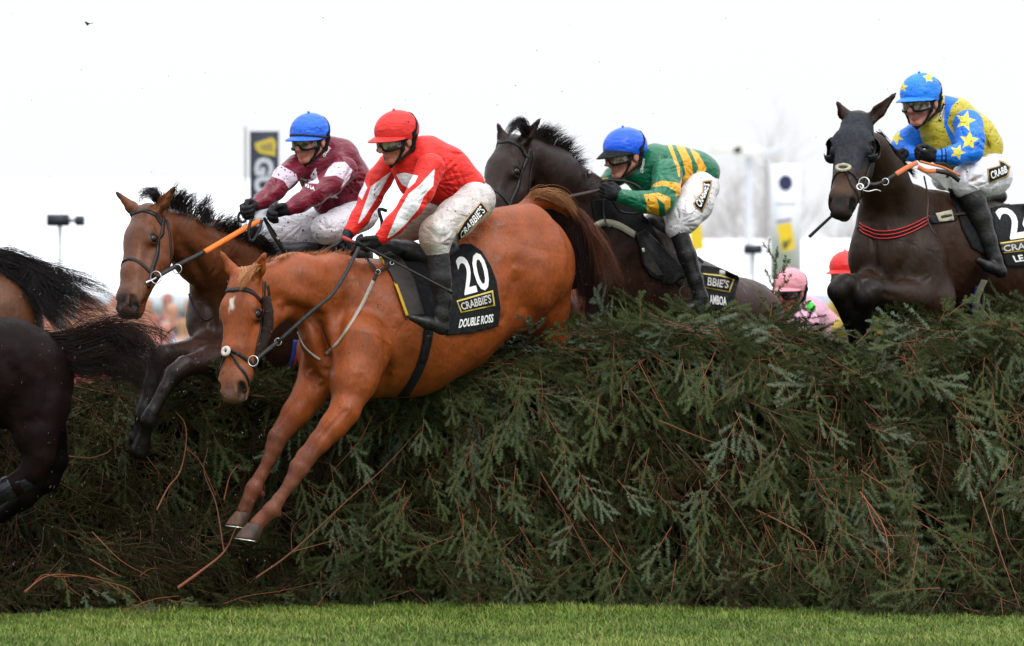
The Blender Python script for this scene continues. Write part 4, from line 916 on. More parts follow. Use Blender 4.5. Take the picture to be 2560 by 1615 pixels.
hair('mane', [[(2195, 330, -.2), (2212, 350, -.2), (2222, 372, -.18)], [(2225, 372, -.1), (2240, 392, -.1), (2250, 410, -.08)], [(2262, 418, .0), (2280, 430, .0), (2292, 440, .02)]], 500, .002, M['hair_black'], rD, D0_, jit=.012, seg=7, tipj=.012)
strap('breastgirth', [(2147, 566), (2165, 578), (2200, 588), (2245, 584), (2290, 566), (2325, 548)], 21, bD, D0_, M['cloth_black'], rD, off=.006)
for dy in (-9, 0, 9): strap('breastgirth_stripe', [(2150, 566 + dy), (2165, 577 + dy), (2200, 588 + dy), (2245, 584 + dy), (2290, 566 + dy * 1.0), (2320, 549 + dy)], 2.4, bD, D0_, M['red'], rD, off=.012, th=.004)
patch('girth_guard', [(2318, 541), (2385, 526), (2392, 551), (2332, 561)], bD, D0_, M['leather'], rD, off=.012, th=.006)
patch('guard_panel', [(2337, 534), (2378, 527), (2384, 552), (2346, 556)], bD, D0_, M['cream'], rD, off=.020, th=.004)
strap('guard_buckle', [(2350, 544), (2372, 541), (2412, 536)], 6, bD, D0_, M['dark_leather'], rD, off=.026)
free_strap('hanging_strap', [(2310, 440, -.3), (2318, 480, -.3), (2320, 510, -.32), (2318, 545, -.38), (2328, 572, -.40), (2342, 590, -.40)], .009, M['dark_leather'], rD, D0_)
patch('saddle_pad', [(2370, 470), (2400, 480), (2430, 500), (2450, 540), (2462, 600), (2458, 636), (2430, 620), (2405, 570), (2390, 520), (2375, 495)], bD, D0_, M['cloth_black'], rD, off=.012)
patch('withers_pad', [(2310, 432), (2370, 440), (2395, 460), (2400, 500), (2380, 490), (2350, 460)], bD, D0_, M['silver'], rD, off=.010)
blob('saddle', ch(D0_, [(2395, 470, .45, 20), (2440, 500, .5, 24), (2500, 492, .6, 18)], sq=1.6, k=.05), .008, M['leather'], rD)
cD, bcD = patch('number_cloth', [(2475, 522), (2520, 512), (2640, 505), (2680, 640), (2560, 668), (2514, 666), (2500, 620), (2482, 560)], bD, D0_ + .5, M['cloth_black'], rD, off=.014)
text_on('24', [(2482, 524), (2586, 505), (2620, 586), (2526, 600)], bcD, D0_ + .5, M['white'], cD, bold=.02, off=.004)
V1 = patch('brand_panel', [(2499, 607), (2640, 588), (2645, 620), (2504, 634)], bcD, D0_ + .5, M['gold'], cD, off=.004, th=.001)[1]
V1 = patch('brand_field', [(2502, 610), (2636, 591), (2641, 617), (2506, 631)], V1, D0_ + .5, M['rubber_grey'], cD, off=.002, th=.001)[1]
text_on("CRABBIE'S", [(2507, 614), (2630, 596), (2634, 614), (2510, 630)], V1, D0_ + .5, M['silver'], cD, bold=.02, off=.002)
text_on('LE', [(2530, 640), (2556, 637), (2560, 653), (2538, 656)], bcD, D0_ + .5, M['white'], cD, bold=.03, off=.004)
strap('girth', [(2460, 700), (2448, 725), (2438, 750), (2430, 790)], 26, bD, D0_ + .2, M['cream'], rD, off=.01)
strap('girth_edge', [(2440, 715), (2430, 745), (2424, 790)], 6, bD, D0_ + .2, M['blue'], rD, off=.014)

# ================================================================ HORSES E and F: hindquarters leaving the frame
E0 = 16.9
PE = ch(E0, [(-330, 890, -.1, 150), (-150, 920, .0, 140), (20, 935, .1, 132), (66, 952, .12, 118)], sq=.85, k=.07, col=0)
PE += ch(E0, [(66, 952, .12, 116), (92, 1020, .06, 78), (92, 1090, .0, 50), (98, 1140, -.02, 34), (80, 1180, -.02, 26), (40, 1212, -.02, 24), (-40, 1240, -.02, 22), (-110, 1250, 0, 24)], k=.05, col=0)
PE += ch(E0, [(95, 1020, .3, 76), (118, 1090, .36, 44), (135, 1150, .38, 32), (120, 1200, .38, 24), (60, 1250, .36, 20), (0, 1290, .36, 20)], k=.05, col=1)
PE += ch(E0, [(60, 850, .1, 30), (105, 852, .14, 18), (130, 868, .16, 12)], k=.04, col=0)
rE, bE = horse('nearly black horse at lower left, only its rump, hind legs and streaming tail in view', W(20, 1100, E0), PE, [(.008, .0035, .0035), (.003, .002, .002)], m_coat('glossy_black_coat', .5, fleck=.04, spec=.06), .009, .05, None, seed=14,
  strokes=[([(20, 900), (45, 960), (30, 1040)], 16, .018), ([(90, 900), (120, 960), (115, 1040)], 16, .014), ([(60, 940), (40, 1000)], 14, -.008), ([(60, 1060), (90, 1050)], 12, .010)])
blob('brushing_boot', ch(E0, [(62, 1200, -.02, 29), (20, 1222, -.02, 28), (-40, 1244, -.02, 26)], k=.02), .006, m_leather('shiny_boot', (.008, .009, .014), .16, .1), rE, amp=.003, fr=60)
hair('tail', [[(100, 850, .14), (180, 838, .12), (260, 808, .10), (350, 815, .1), (400, 880, .1)], [(110, 858, .14), (200, 870, .12), (310, 850, .10), (385, 890, .1), (412, 990, .1)],
              [(115, 866, .14), (190, 900, .12), (290, 890, .10), (350, 930, .1), (370, 1025, .12)], [(120, 874, .14), (170, 925, .12), (250, 940, .10), (310, 950, .1), (325, 1015, .12)]], 1900, .0014, M['hair_red'], rE, E0, jit=.034, seg=16, tipj=.065, wave=.028, lenj=.6, clumps=70, keep=.82)
F0 = 17.5
PF = ch(F0, [(-260, 800, -.1, 120), (-60, 812, .1, 130), (-24, 816, .12, 130), (20, 880, .1, 90)], sq=.85, k=.07, col=0)
rF, bF = horse('brown horse at far left edge, only rump and black tail showing above the black horse', W(-40, 900, F0), PF, [(.10, .036, .014)], m_coat('brown_coat', .45, fleck=.03, spec=.25), .011, .05, None, seed=15)
hair('tail', [[(-70, 660, .1), (0, 636, .08), (60, 655, .06), (150, 700, .05), (235, 735, .05), (290, 770, .05)], [(-60, 672, .1), (10, 655, .08), (100, 690, .06), (190, 740, .05), (245, 800, .05)],
              [(-50, 684, .1), (30, 690, .08), (90, 730, .06), (150, 790, .05), (215, 850, .05)], [(-40, 694, .1), (50, 712, .08), (96, 765, .06), (120, 820, .05), (150, 880, .05)]], 2000, .0014, M['hair_black'], rF, F0, jit=.034, seg=14, tipj=.065, wave=.024, lenj=.55, clumps=70, keep=.82)
hair('tail_wisps', [[(60, 660, .05), (150, 680, .05), (220, 690, .05), (280, 720, .05)], [(80, 680, .05), (180, 730, .05), (240, 755, .05), (300, 790, .05)], [(100, 720, .05), (200, 800, .05), (270, 810, .05), (320, 850, .05)]], 90, .0013, M['hair_black'], rF, F0, jit=.03, seg=14, tipj=.06, wave=.02)

# ================================================================ RIDERS
PK = (.28, .20, .17)
# --- rider A: red silks
JA = A0 + .15
RED = (.66, .012, .006); WHT = (.72, .72, .76)
hmA = ManHead((990, 348, -.12), (-.68, -.68, -.24), tilt=.06, D0=JA, sc=1.04)
torA = ch(JA, [(1066, 398, -.02, 56), (1112, 428, .03, 60), (1160, 468, .08, 54)], sq=1.15, k=.05, col=0) + ch(JA, [(1010, 415, -.03, 34), (1040, 448, .0, 44), (1110, 476, .05, 42)], sq=1.1, k=.05, col=0) + ch(JA, [(1036, 372, -.04, 28), (1070, 384, .0, 40)], sq=1.1, k=.04, col=0)
slA1 = ch(JA, [(1076, 420, -.22, 37), (1052, 478, -.30, 32), (1030, 512, -.34, 29), (985, 562, -.36, 24), (955, 594, -.36, 19)], k=.03, col=0)
slA2 = ch(JA, [(975, 412, .10, 30), (946, 452, .10, 30), (926, 495, .06, 27), (900, 545, .0, 22), (876, 578, -.04, 18)], k=.03, col=0)
hnA = [(W(948, 600, JA - .36), (-.86, -.15, -.55), (-.2, .35, -.35), (-.15, .95, -.35)), (W(872, 582, JA - .05), (-.35, -.2, -1), (.2, .9, .1), (.95, -.1, -.1))]
hipA = ch(JA, [(1192, 500, .10, 48), (1150, 500, .08, 40)], sq=1.25, k=.05, col=0)
thA = [ch(JA, [(1188, 505, -.05, 50), (1140, 545, -.22, 46), (1092, 580, -.34, 37), (1088, 600, -.34, 33), (1094, 628, -.33, 27)], k=.05, col=0), ch(JA, [(1150, 505, .2, 46), (1060, 550, .30, 40), (985, 590, .34, 32)], k=.05, col=1)]
btA = [ch(JA, [(1095, 640, -.33, 29), (1100, 700, -.34, 28), (1108, 750, -.34, 21), (1104, 790, -.35, 18)], k=.02, col=0) + ch(JA, [(1104, 785, -.35, 18), (1106, 822, -.35, 15), (1068, 808, -.39, 15), (1030, 795, -.42, 9)], k=.02, col=0)]
patA = [[(1087, 422), (1083, 465), (1060, 490), (1047, 522), (1015, 560), (985, 588), (968, 596), (995, 532), (1022, 485), (1050, 462)],
        [(979, 428), (947, 487), (910, 545), (894, 562), (907, 525), (920, 490), (927, 467)], [(990, 437), (1010, 432), (1045, 440), (1037, 457), (1022, 471), (1005, 462)], [(905, 440), (918, 470), (905, 500), (895, 490)]]
silkA = m_silk('red_white_silk', RED, [WHT], fleck=.05, fs=60, size=.3, rough=.55)
rpA, jbA, bbA = jockey('rider in red and white jacket and red cap, crouching over the leading chestnut', W(1120, 640, JA), hmA, torA, [slA1, slA2], hnA, hipA, thA, btA,
    silkA, m_silk('muddy_breeches', (.60, .58, .58), [(.30, .23, .19)], fleck=.12, dirt=.55, psoft=.06), m_silk('red_cap', (.66, .022, .018), fleck=.05, fs=60, rough=.6), skin=((.46, .20, .13), (.42, .12, .10)), pats={'pat0': patA}, strokes=wrinkles([(1085, 455, 75, 12, 10, 60, 3.5, .006), (1075, 460, 90, 8, -130, 30, 3, .004), (1180, 500, 80, 12, 150, 35, 3.5, .005), (1030, 505, 50, 8, 60, 90, 3, .005), (925, 490, 40, 7, 60, 90, 3, .005), (1110, 380, 60, 6, -20, 30, 4, .004)], 3), bstrokes=wrinkles([(1095, 610, 45, 12, 50, 60, 3, .005), (1190, 540, 70, 10, -150, 30, 3, .005), (1100, 520, 50, 8, -120, 40, 3, .005)], 4), bpats={'pat0': [[(940, 500), (1080, 515), (1085, 560), (1080, 640), (1010, 640), (940, 620)]]})
Vb = patch('brand_edge', [(1141, 584), (1160, 552), (1180, 528), (1203, 503), (1223, 530), (1196, 556), (1170, 582), (1145, 609)], bbA, JA - .2, M['bronze'], rpA, off=.006, th=.002, step=5)[1]
Vb = patch('brand_patch', [(1144, 586), (1162, 555), (1182, 531), (1202, 507), (1219, 529), (1194, 553), (1169, 578), (1147, 603)], Vb, JA - .2, M['cloth_black'], rpA, off=.003, th=.001, step=5)[1]
text_on("CRABBIE'S", [(1150, 583), (1200, 513), (1214, 529), (1153, 599)], Vb, JA - .2, M['white'], rpA, bold=.02, off=.004)
for (x0, y0, x1, y1, d) in ((953, 578, 968, 592, -.36), (872, 558, 890, 566, -.02)):
    pass
wp = thing('whip', 'black riding whip with red grip in the red rider\'s hands', 'whip', W(960, 620, JA - .45))
mk('shaft', *tube_geo(spline([W(866, 600, JA - .34), W(930, 626, JA - .42), W(1010, 668, JA - .50), W(1128, 730, JA - .52)], 20), np.linspace(.0085, .0055, 20)), M['leather'], wp)
mk('grip', *tube_geo(spline([W(856, 594, JA - .33), W(886, 607, JA - .36)], 6), .011), m_leather('red_grip', (.35, .03, .03), .5, .3), wp)
mk('flap', *ribbon_geo(spline([W(1120, 726, JA - .52), W(1132, 732, JA - .52)], 4), np.tile([0, -1., 0], (4, 1)), .022, .005), M['leather'], wp, False)
free_strap('goggle_strap_tail', [(922, 616, -.34), (945, 590, -.30), (955, 560, -.28), (948, 525, -.28), (968, 528, -.28)], .018, M['cloth_black'], rpA, JA)
# --- rider B: maroon
JB = B0 + .22
MAR = (.15, .004, .022); PKW = (.62, .52, .62)
hmB = ManHead((773, 350, -.10), (-.50, -.84, -.18), tilt=.03, D0=JB, sc=1.02)
torB = ch(JB, [(848, 400, .02, 52), (865, 455, .10, 60), (872, 500, .14, 54)], sq=1.1, k=.05, col=0) + ch(JB, [(785, 405, -.02, 42), (800, 440, .02, 48), (845, 490, .1, 52)], sq=1.05, k=.05, col=0) + ch(JB, [(825, 370, 0, 28), (845, 385, 0, 36)], k=.04, col=0) + ch(JB, [(860, 505, .12, 50), (815, 505, .10, 34)], k=.04, col=0)
slB1 = ch(JB, [(860, 425, -.14, 34), (825, 458, -.26, 31), (785, 485, -.36, 28), (750, 508, -.42, 22), (722, 522, -.45, 18)], k=.03, col=0)
slB2 = ch(JB, [(745, 415, -.08, 31), (712, 445, -.16, 29), (688, 475, -.22, 25), (660, 500, -.28, 20), (640, 512, -.32, 17)], k=.03, col=0)
hnB = [(W(718, 524, JB - .46), (-.95, -.15, -.15), (.05, .45, -.5), (0, .6, -.8)), (W(634, 514, JB - .34), (-.55, -.55, -.35), (.3, .5, -.6), (.75, .1, -.6))]
hipB = ch(JB, [(905, 530, .26, 44), (870, 535, .22, 40)], sq=1.3, k=.05, col=0)
thB = [ch(JB, [(900, 535, .1, 46), (850, 562, -.1, 38), (815, 572, -.22, 32), (816, 586, -.2, 28)], k=.05, col=0), ch(JB, [(880, 545, .35, 44), (780, 570, .22, 44), (705, 580, .14, 40), (745, 610, .2, 36), (780, 625, .26, 30)], k=.05, col=0)]
btB = [ch(JB, [(813, 594, -.20, 23), (826, 660, -.12, 23), (850, 740, -.05, 20)], k=.02, col=0)]
patB = [[(835, 407), (862, 405), (881, 425), (872, 450), (852, 472), (861, 450), (840, 439), (810, 442), (820, 422)], [(700, 412), (740, 435), (744, 450), (722, 472), (710, 452), (677, 440), (686, 425)],
        [(790, 418), (793, 440), (797, 457), (777, 452), (776, 440)], [(750, 445), (765, 449), (797, 452), (797, 460), (770, 458)], [(825, 495), (838, 487), (846, 496)]]
rpB, jbB, bbB = jockey('rider in maroon jacket with white armbands and blue cap, on the bay horse', W(820, 600, JB), hmB, torB, [slB1, slB2], hnB, hipB, thB, btB,
    m_silk('maroon_silk', MAR, [PKW], fleck=.42, fs=62, size=.40, rough=.38, seed=2), m_silk('speckled_breeches', (.66, .64, .70), fleck=.45, fs=62, size=.38, seed=4), m_silk('blue_cap', (.012, .13, .72), fleck=.45, fs=58, size=.36, seed=6), skin=((.50, .24, .17), (.42, .14, .12)), pats={'pat0': patB}, strokes=wrinkles([(855, 455, 60, 10, 0, 60, 3.5, .006), (880, 420, 70, 8, -80, 30, 4, .005), (850, 540, 60, 8, 90, 40, 3.5, .005), (790, 480, 45, 8, 30, 120, 3, .004), (690, 470, 40, 7, 50, 100, 3, .004)], 5), bstrokes=wrinkles([(815, 580, 40, 8, 60, 80, 3, .005), (760, 560, 60, 8, 200, 50, 3, .004)], 6), helm=dict(band=M['rubber_grey']))
text_on('CRABBIE', [(806, 389), (822, 366), (827, 371), (811, 394)], jbB, JB, M['white'], rpB, bold=.02, off=.006)
text_on('RNA', [(762, 456), (788, 470), (786, 478), (764, 468)], jbB, JB, M['white'], rpB, bold=.02, off=.006)
free_strap('rein_hoop', [(600, 530, -.42), (596, 545, -.42), (604, 556, -.42), (616, 552, -.42)], .014, M['leather'], rpB, JB)
wb = thing('whip', 'thin black whip slanting down from the maroon rider\'s hands', 'whip', W(690, 590, JB - .40))
mk('shaft', *tube_geo(spline([W(660, 545, JB - .44), W(690, 590, JB - .40), W(722, 650, JB - .34)], 14), .0075), M['leather'], wb)
mk('band', *tube_geo(spline([W(691, 594, JB - .40), W(695, 600, JB - .40)], 3), .009), M['cream'], wb)
# --- rider C: green and gold hoops
JC = C0 + .30
GRN = (.002, .13, .060); GLD = (.72, .36, .02)
hmC = ManHead((1560, 388, -.10), (-.76, -.60, -.14), tilt=-.02, D0=JC, sc=1.12)
torC = ch(JC, [(1640, 412, .0, 50), (1690, 425, .06, 56), (1740, 428, .12, 47), (1762, 432, .15, 38)], sq=1.2, k=.05, col=0) + ch(JC, [(1585, 430, .0, 36), (1625, 455, .02, 42), (1670, 452, .05, 44)], sq=1.1, k=.05, col=0) + ch(JC, [(1605, 395, 0, 26), (1625, 400, 0, 38)], k=.04, col=0)
slC1 = ch(JC, [(1668, 436, -.20, 39), (1664, 480, -.32, 35), (1652, 506, -.38, 33), (1610, 506, -.42, 26), (1556, 492, -.44, 19)], k=.03, col=0)
slC2 = ch(JC, [(1570, 430, .12, 26), (1535, 442, .14, 24), (1512, 456, .08, 18)], k=.03, col=0)
hnC = [(W(1550, 490, JC - .44), (-.90, -.25, .28), (.2, .2, -.9), (.35, .85, -.1)), (W(1512, 470, JC - .05), (-.8, -.3, -.2), (.1, .5, -.8), (0, .9, -.3), .9)]
hipC = ch(JC, [(1758, 466, .14, 42), (1730, 466, .12, 40)], sq=1.3, k=.05, col=0)
thC = [ch(JC, [(1750, 474, -.02, 45), (1735, 510, -.14, 44), (1706, 545, -.24, 40), (1690, 572, -.26, 27)], k=.05, col=0), ch(JC, [(1740, 495, .32, 40), (1670, 540, .38, 32), (1630, 560, .40, 26)], k=.05, col=1)]
btC = [ch(JC, [(1696, 580, -.26, 24), (1718, 640, -.27, 23), (1738, 700, -.28, 19), (1752, 745, -.28, 18), (1750, 775, -.28, 22)], k=.02, col=0) + ch(JC, [(1748, 768, -.28, 18), (1710, 772, -.32, 12)], k=.02)]
patC = [[(1668, 360), (1678, 360), (1700, 420), (1700, 442), (1696, 442), (1692, 420)], [(1688, 360), (1708, 362), (1728, 400), (1734, 440), (1712, 468), (1690, 494), (1692, 468), (1714, 436), (1707, 400)],
        [(1724, 370), (1746, 384), (1766, 420), (1758, 452), (1730, 472), (1734, 450), (1746, 420)], [(1690, 478), (1730, 470), (1728, 480), (1690, 490)],
        [(1635, 460), (1655, 452), (1697, 458), (1692, 480), (1665, 465), (1630, 467)], [(1610, 487), (1645, 482), (1676, 495), (1676, 517), (1664, 534), (1662, 512), (1640, 492), (1647, 516), (1648, 545), (1618, 543), (1617, 512)], [(1500, 448), (1520, 444), (1516, 456), (1500, 458)]]
rpC, jbC, bbC = jockey('rider in green and gold hooped silks, crouched low over the dark brown horse', W(1700, 600, JC), hmC, torC, [slC1, slC2], hnC, hipC, thC, btC,
    m_silk('green_gold_silk', GRN, [GLD], fleck=.30, fs=66, size=.36, rough=.36, seed=8), m_silk('white_breeches', (.68, .67, .70), [(.10, .08, .07)], fleck=.42, fs=66, size=.36, seed=9), m_silk('royal_cap', (.006, .10, .74), fleck=.42, fs=62, size=.34, rough=.36, seed=10), skin=((.46, .22, .16), (.36, .12, .10)), pats={'pat0': patC}, strokes=wrinkles([(1655, 500, 50, 10, 90, 60, 3.5, .006), (1640, 430, 70, 8, 10, 40, 3.5, .005), (1600, 505, 45, 8, 0, 180, 3, .004), (1750, 460, 60, 8, 120, 40, 3, .005)], 7), bstrokes=wrinkles([(1700, 560, 50, 12, 40, 60, 3, .006), (1760, 520, 50, 8, 120, 40, 3, .005)], 8), bpats={'pat0': [[(1600, 500), (1640, 500), (1664, 560), (1664, 600), (1600, 600)]]}, helm=dict(peak_tilt=.6, peakm=M['cloth_black']))  # breeches pat0: mud on the far thigh, its shade painted in too
Vb = patch('brand_edge', [(1731, 510), (1756, 478), (1756, 452), (1780, 450), (1779, 466), (1770, 500), (1756, 531), (1738, 520)], bbC, JC - .1, M['bronze'], rpC, off=.006, th=.002, step=5)[1]
Vb = patch('brand_patch', [(1735, 509), (1759, 479), (1759, 455), (1777, 453), (1776, 466), (1767, 499), (1755, 526), (1740, 517)], Vb, JC - .1, M['cloth_black'], rpC, off=.003, th=.001, step=5)[1]
text_on("CRABBIE'S", [(1738, 506), (1759, 458), (1775, 462), (1752, 521)], Vb, JC - .1, M['white'], rpC, bold=.02, off=.004)
text_on('CRABBIE', [(1600, 430), (1606, 396), (1613, 398), (1607, 434)], jbC, JC - .05, M['white'], rpC, bold=.02, off=.007)
wc = thing('whip', 'stub of a black whip handle rising beside the green rider\'s gloves', 'whip', W(1473, 440, JC - .4))
mk('grip', *tube_geo(np.array([W(1473, 446, JC - .40), W(1473, 438, JC - .40), W(1474, 432, JC - .40)]), .0115), M['leather'], wc); mk('pommel', *tube_geo(np.array([W(1474, 434, JC - .40), W(1474, 428, JC - .40)]), .0145), M['steel'], wc)
# --- rider D: yellow with blue starred sleeves
JD = D0_ + .36
BLU = (.003, .16, .72); YEL = (.50, .42, .035); YST = (.66, .58, .05)
hmD = ManHead((2301, 254, -.10), (-.56, -.80, -.16), tilt=-.02, D0=JD, sc=1.12)
torD = ch(JD, [(2390, 300, .05, 52), (2432, 345, .12, 56), (2462, 368, .15, 46)], sq=1.15, k=.05, col=0) + ch(JD, [(2340, 325, .0, 42), (2365, 372, .03, 42), (2400, 400, .08, 36)], sq=1.1, k=.05, col=0) + ch(JD, [(2352, 262, .0, 26), (2378, 280, .0, 40)], sq=1.1, k=.04, col=0)
slD1 = ch(JD, [(2420, 312, -.20, 38), (2426, 350, -.30, 35), (2424, 376, -.36, 33), (2390, 389, -.42, 25), (2346, 392, -.44, 17)], k=.025, col=1)
slD2 = ch(JD, [(2300, 332, .06, 34), (2262, 358, .04, 30), (2254, 375, .02, 26), (2280, 386, -.05, 20)], k=.025, col=1)
hnD = [(W(2340, 392, JD - .44), (-.96, -.2, .02), (.1, .45, -.6), (.1, .6, -.7)), (W(2262, 384, JD - .2), (-.7, -.4, -.4), (.2, .5, -.7), (.3, .5, -.6), .9)]
hipD = ch(JD, [(2486, 425, .12, 42), (2470, 415, .12, 40)], sq=1.3, k=.05, col=0)
thD = [ch(JD, [(2482, 440, -.05, 50), (2450, 445, -.18, 46), (2420, 448, -.30, 38), (2412, 462, -.30, 34)], k=.05, col=0), ch(JD, [(2440, 440, .36, 40), (2360, 445, .36, 32)], k=.05)]
btD = [ch(JD, [(2418, 468, -.30, 28), (2434, 505, -.30, 30), (2450, 545, -.30, 28), (2470, 600, -.31, 22), (2486, 645, -.32, 18)], k=.02, col=0) + ch(JD, [(2490, 652, -.32, 17), (2502, 680, -.32, 14), (2472, 668, -.37, 14), (2446, 652, -.40, 9)], k=.02)]
stD = [star(2413, 302, 27, .25), star(2423, 352, 26, .1), star(2394, 381, 21, .35), star(2240, 345, 20, .5)]
patD = [[(2362, 238), (2398, 247), (2378, 268), (2368, 310), (2393, 352), (2395, 366), (2380, 362), (2360, 312)], [(2290, 315), (2300, 330), (2302, 378), (2292, 376)]]
rpD, jbD, bbD = jockey('rider in yellow jacket with blue starred sleeves and starred blue cap, on the hooded horse', W(2450, 520, JD), hmD, torD, [slD1, slD2], hnD, hipD, thD, btD,
    m_silk('blue_yellow_silk', YEL, [BLU, YST], fleck=.34, fs=66, size=.36, rough=.45, use_col=True, seed=12), m_silk('clean_breeches', (.68, .68, .74), fleck=.04, fs=60, seed=13), m_silk('starred_cap', (.008, .20, .80), [YST], fleck=.42, fs=62, size=.34, seed=14), skin=((.50, .23, .17), (.40, .14, .12)),
    pats={'pat0': patD, 'pat1': stD}, strokes=wrinkles([(2425, 385, 50, 10, 90, 60, 3.5, .006), (2390, 300, 60, 8, -60, 40, 3.5, .005), (2380, 390, 45, 8, 0, 180, 3, .004), (2480, 390, 60, 12, 110, 35, 3, .006)], 9), bstrokes=wrinkles([(2415, 460, 50, 12, 40, 50, 3, .006), (2500, 440, 50, 8, -120, 40, 3, .005)], 10), pal=[YEL, BLU], helm=dict(pats={'pat0': [star(2322, 194, 16, -.1), star(2257, 218, 14, .1)]}))
Vb = patch('brand_edge', [(2467, 422), (2498, 413), (2496, 400), (2510, 404), (2526, 417), (2520, 442), (2473, 460)], bbD, JD - .1, M['bronze'], rpD, off=.006, th=.002, step=5)[1]
Vb = patch('brand_patch', [(2471, 424), (2501, 415), (2500, 404), (2510, 408), (2523, 418), (2517, 439), (2475, 456)], Vb, JD - .1, M['cloth_black'], rpD, off=.003, th=.001, step=5)[1]
text_on('CRABB', [(2475, 430), (2515, 414), (2519, 431), (2479, 449)], Vb, JD - .1, M['white'], rpD, bold=.02, off=.004)
patch('collar_badge', [(2346, 301), (2353, 304), (2364, 262), (2358, 258)], jbD, JD - .05, M['cloth_black'], rpD, off=.008, th=.002, step=5)
text_on('CRABBIE', [(2347, 298), (2358, 262), (2363, 264), (2352, 302)], jbD, JD - .05, M['white'], rpD, bold=.02, off=.011)
for x in (2362, 2352): ring('cuff_band', W(x, 391, JD - .435), .042, (1, .05, 0), .0035, M['cloth_black'], rpD)
wd = thing('whip', 'black whip pointing down left from below the hooded horse\'s chin', 'whip', W(2060, 560, D0_ - .5))
mk('shaft', *tube_geo(spline([W(2230, 412, D0_ - .20), W(2160, 470, D0_ - .28), W(2100, 522, D0_ - .36), W(2060, 558, D0_ - .4), W(2024, 592, D0_ - .44)], 20), np.linspace(.006, .010, 20)), M['leather'], wd)
# --- two riders half hidden behind the fence
def hidden_rider(label, cx, cy, D, f, capm, silk, sil2, seed, tint):
    h = ManHead((cx, cy, 0), f, D0=D); t = ch(D, [(cx + 48, cy + 62, .1, 48), (cx + 90, cy + 110, .25, 56)], sq=1.2, k=.05, col=0) + ch(D, [(cx + 22, cy + 44, .05, 26), (cx + 50, cy + 60, .1, 40)], k=.04, col=0)
    s1 = ch(D, [(cx + 40, cy + 80, -.15, 34), (cx + 10, cy + 130, -.3, 26), (cx - 40, cy + 140, -.3, 18)], k=.03, col=0); s2 = ch(D, [(cx - 5, cy + 70, .2, 30), (cx - 40, cy + 120, .1, 24), (cx - 60, cy + 140, .0, 18)], k=.03, col=0)
    hd = [(W(cx - 44, cy + 140, D - .3), (-.9, -.2, 0), (0, .5, -.8), (0, .8, -.5))]
    hp_ = ch(D, [(cx + 80, cy + 190, .35, 40)], k=.04, col=0); th = [ch(D, [(cx + 80, cy + 200, .1, 40), (cx + 40, cy + 250, .0, 34)], k=.04, col=0)]; bt = [ch(D, [(cx + 60, cy + 250, .0, 26), (cx + 80, cy + 340, .0, 20)], k=.02, col=0)]
    return jockey(label, W(cx + 80, cy + 160, D), h, t, [s1, s2], hd, hp_, th, bt, silk, M_W, capm, skin=(tint, (.40, .13, .11)), pats=sil2, helm=dict(chin=True), cat='rider')
M_W = m_silk('plain_breeches', (.66, .66, .68), fleck=.1)
rpG, _, _ = hidden_rider('rider in pink jacket and mud-flecked pink cap, showing above the spruce', 1974, 728, 20.8, (-.55, -.83, -.12), m_silk('pink_cap', (.74, .30, .36), fleck=.75, fs=85, size=.30, seed=20),
    m_silk('pink_silk', (.66, .36, .48), [(.03, .65, .04)], fleck=.3, fs=80, size=.25, seed=21), {'pat0': [[(2018, 752), (2034, 758), (2042, 778), (2016, 776)]]}, 3, (.50, .20, .15))
rpH, _, _ = hidden_rider('rider in a red cap and gold jacket mostly hidden behind the hooded horse\'s chest', 2113, 684, 21.2, (-.55, -.83, -.12), m_silk('scarlet_cap', (.66, .020, .020), fleck=.3, fs=70, size=.3, seed=22),
    m_silk('gold_silk', (.46, .34, .06), fleck=.3, fs=80, size=.25, seed=23), None, 4, (.45, .20, .15))

# ================================================================ GROUND, FENCE, GRASS
gm = mat('turf', (.055, .10, .02), .9); q = NT(gm)
q.base(q.mix(q.ramp(q.noise(3, 5), [(.3, 0.), (.7, 1.)]), (.045, .085, .016), (.10, .14, .035))); q.l(q.bump(q.noise(90, 3), .6, .02), q.b.inputs['Normal'])
me = bpy.data.meshes.new('ground'); S_ = 600
me.from_pydata([(-S_, -60, 0), (S_, -60, 0), (S_, 1500, 0), (-S_, 1500, 0)], [], [(0, 1, 2, 3)]); me.materials.append(gm)
go = bpy.data.objects.new('ground', me); COL.objects.link(go); tag(go, kind='structure')

def hedge_top(px):
    return np.interp(px, [-1500, 0, 200, 420, 560, 760, 1000, 1180, 1300, 1420, 1620, 1850, 1930, 2000, 2060, 2110, 2200, 2250, 2300, 2400, 2560, 4200],
                         [980, 970, 942, 902, 915, 922, 915, 872, 846, 805, 780, 780, 795, 808, 855, 890, 885, 830, 800, 780, 768, 765])
def face_y(x, z):
    """depth of the fence face at x, height z (it leans back towards the top)"""
    px = 1280 + x * 470.; b = np.interp(px, [-900, 0, 300, 600, 1000, 1700, 2100, 2560, 3400], [-1.3, -1.12, -.55, -.12, -.06, -.30, -.62, -1.1, -1.3])
    return 17.98 + b * np.clip(1 - z / 1.25, 0, 1) + .10 * np.maximum(0, z - .2) + .9 * np.maximum(0, z - 1.22) ** 1.4 + .10 * np.sin(x * 2.1 + 1) * .5 + .05 * np.sin(x * 5.3 + z * 4) + .12 * np.clip(-x - 1.2, 0, 2)
fence = thing('spruce_fence', 'tall steeplechase fence packed with dark green spruce branches', 'fence', (0, 18.3, 0))
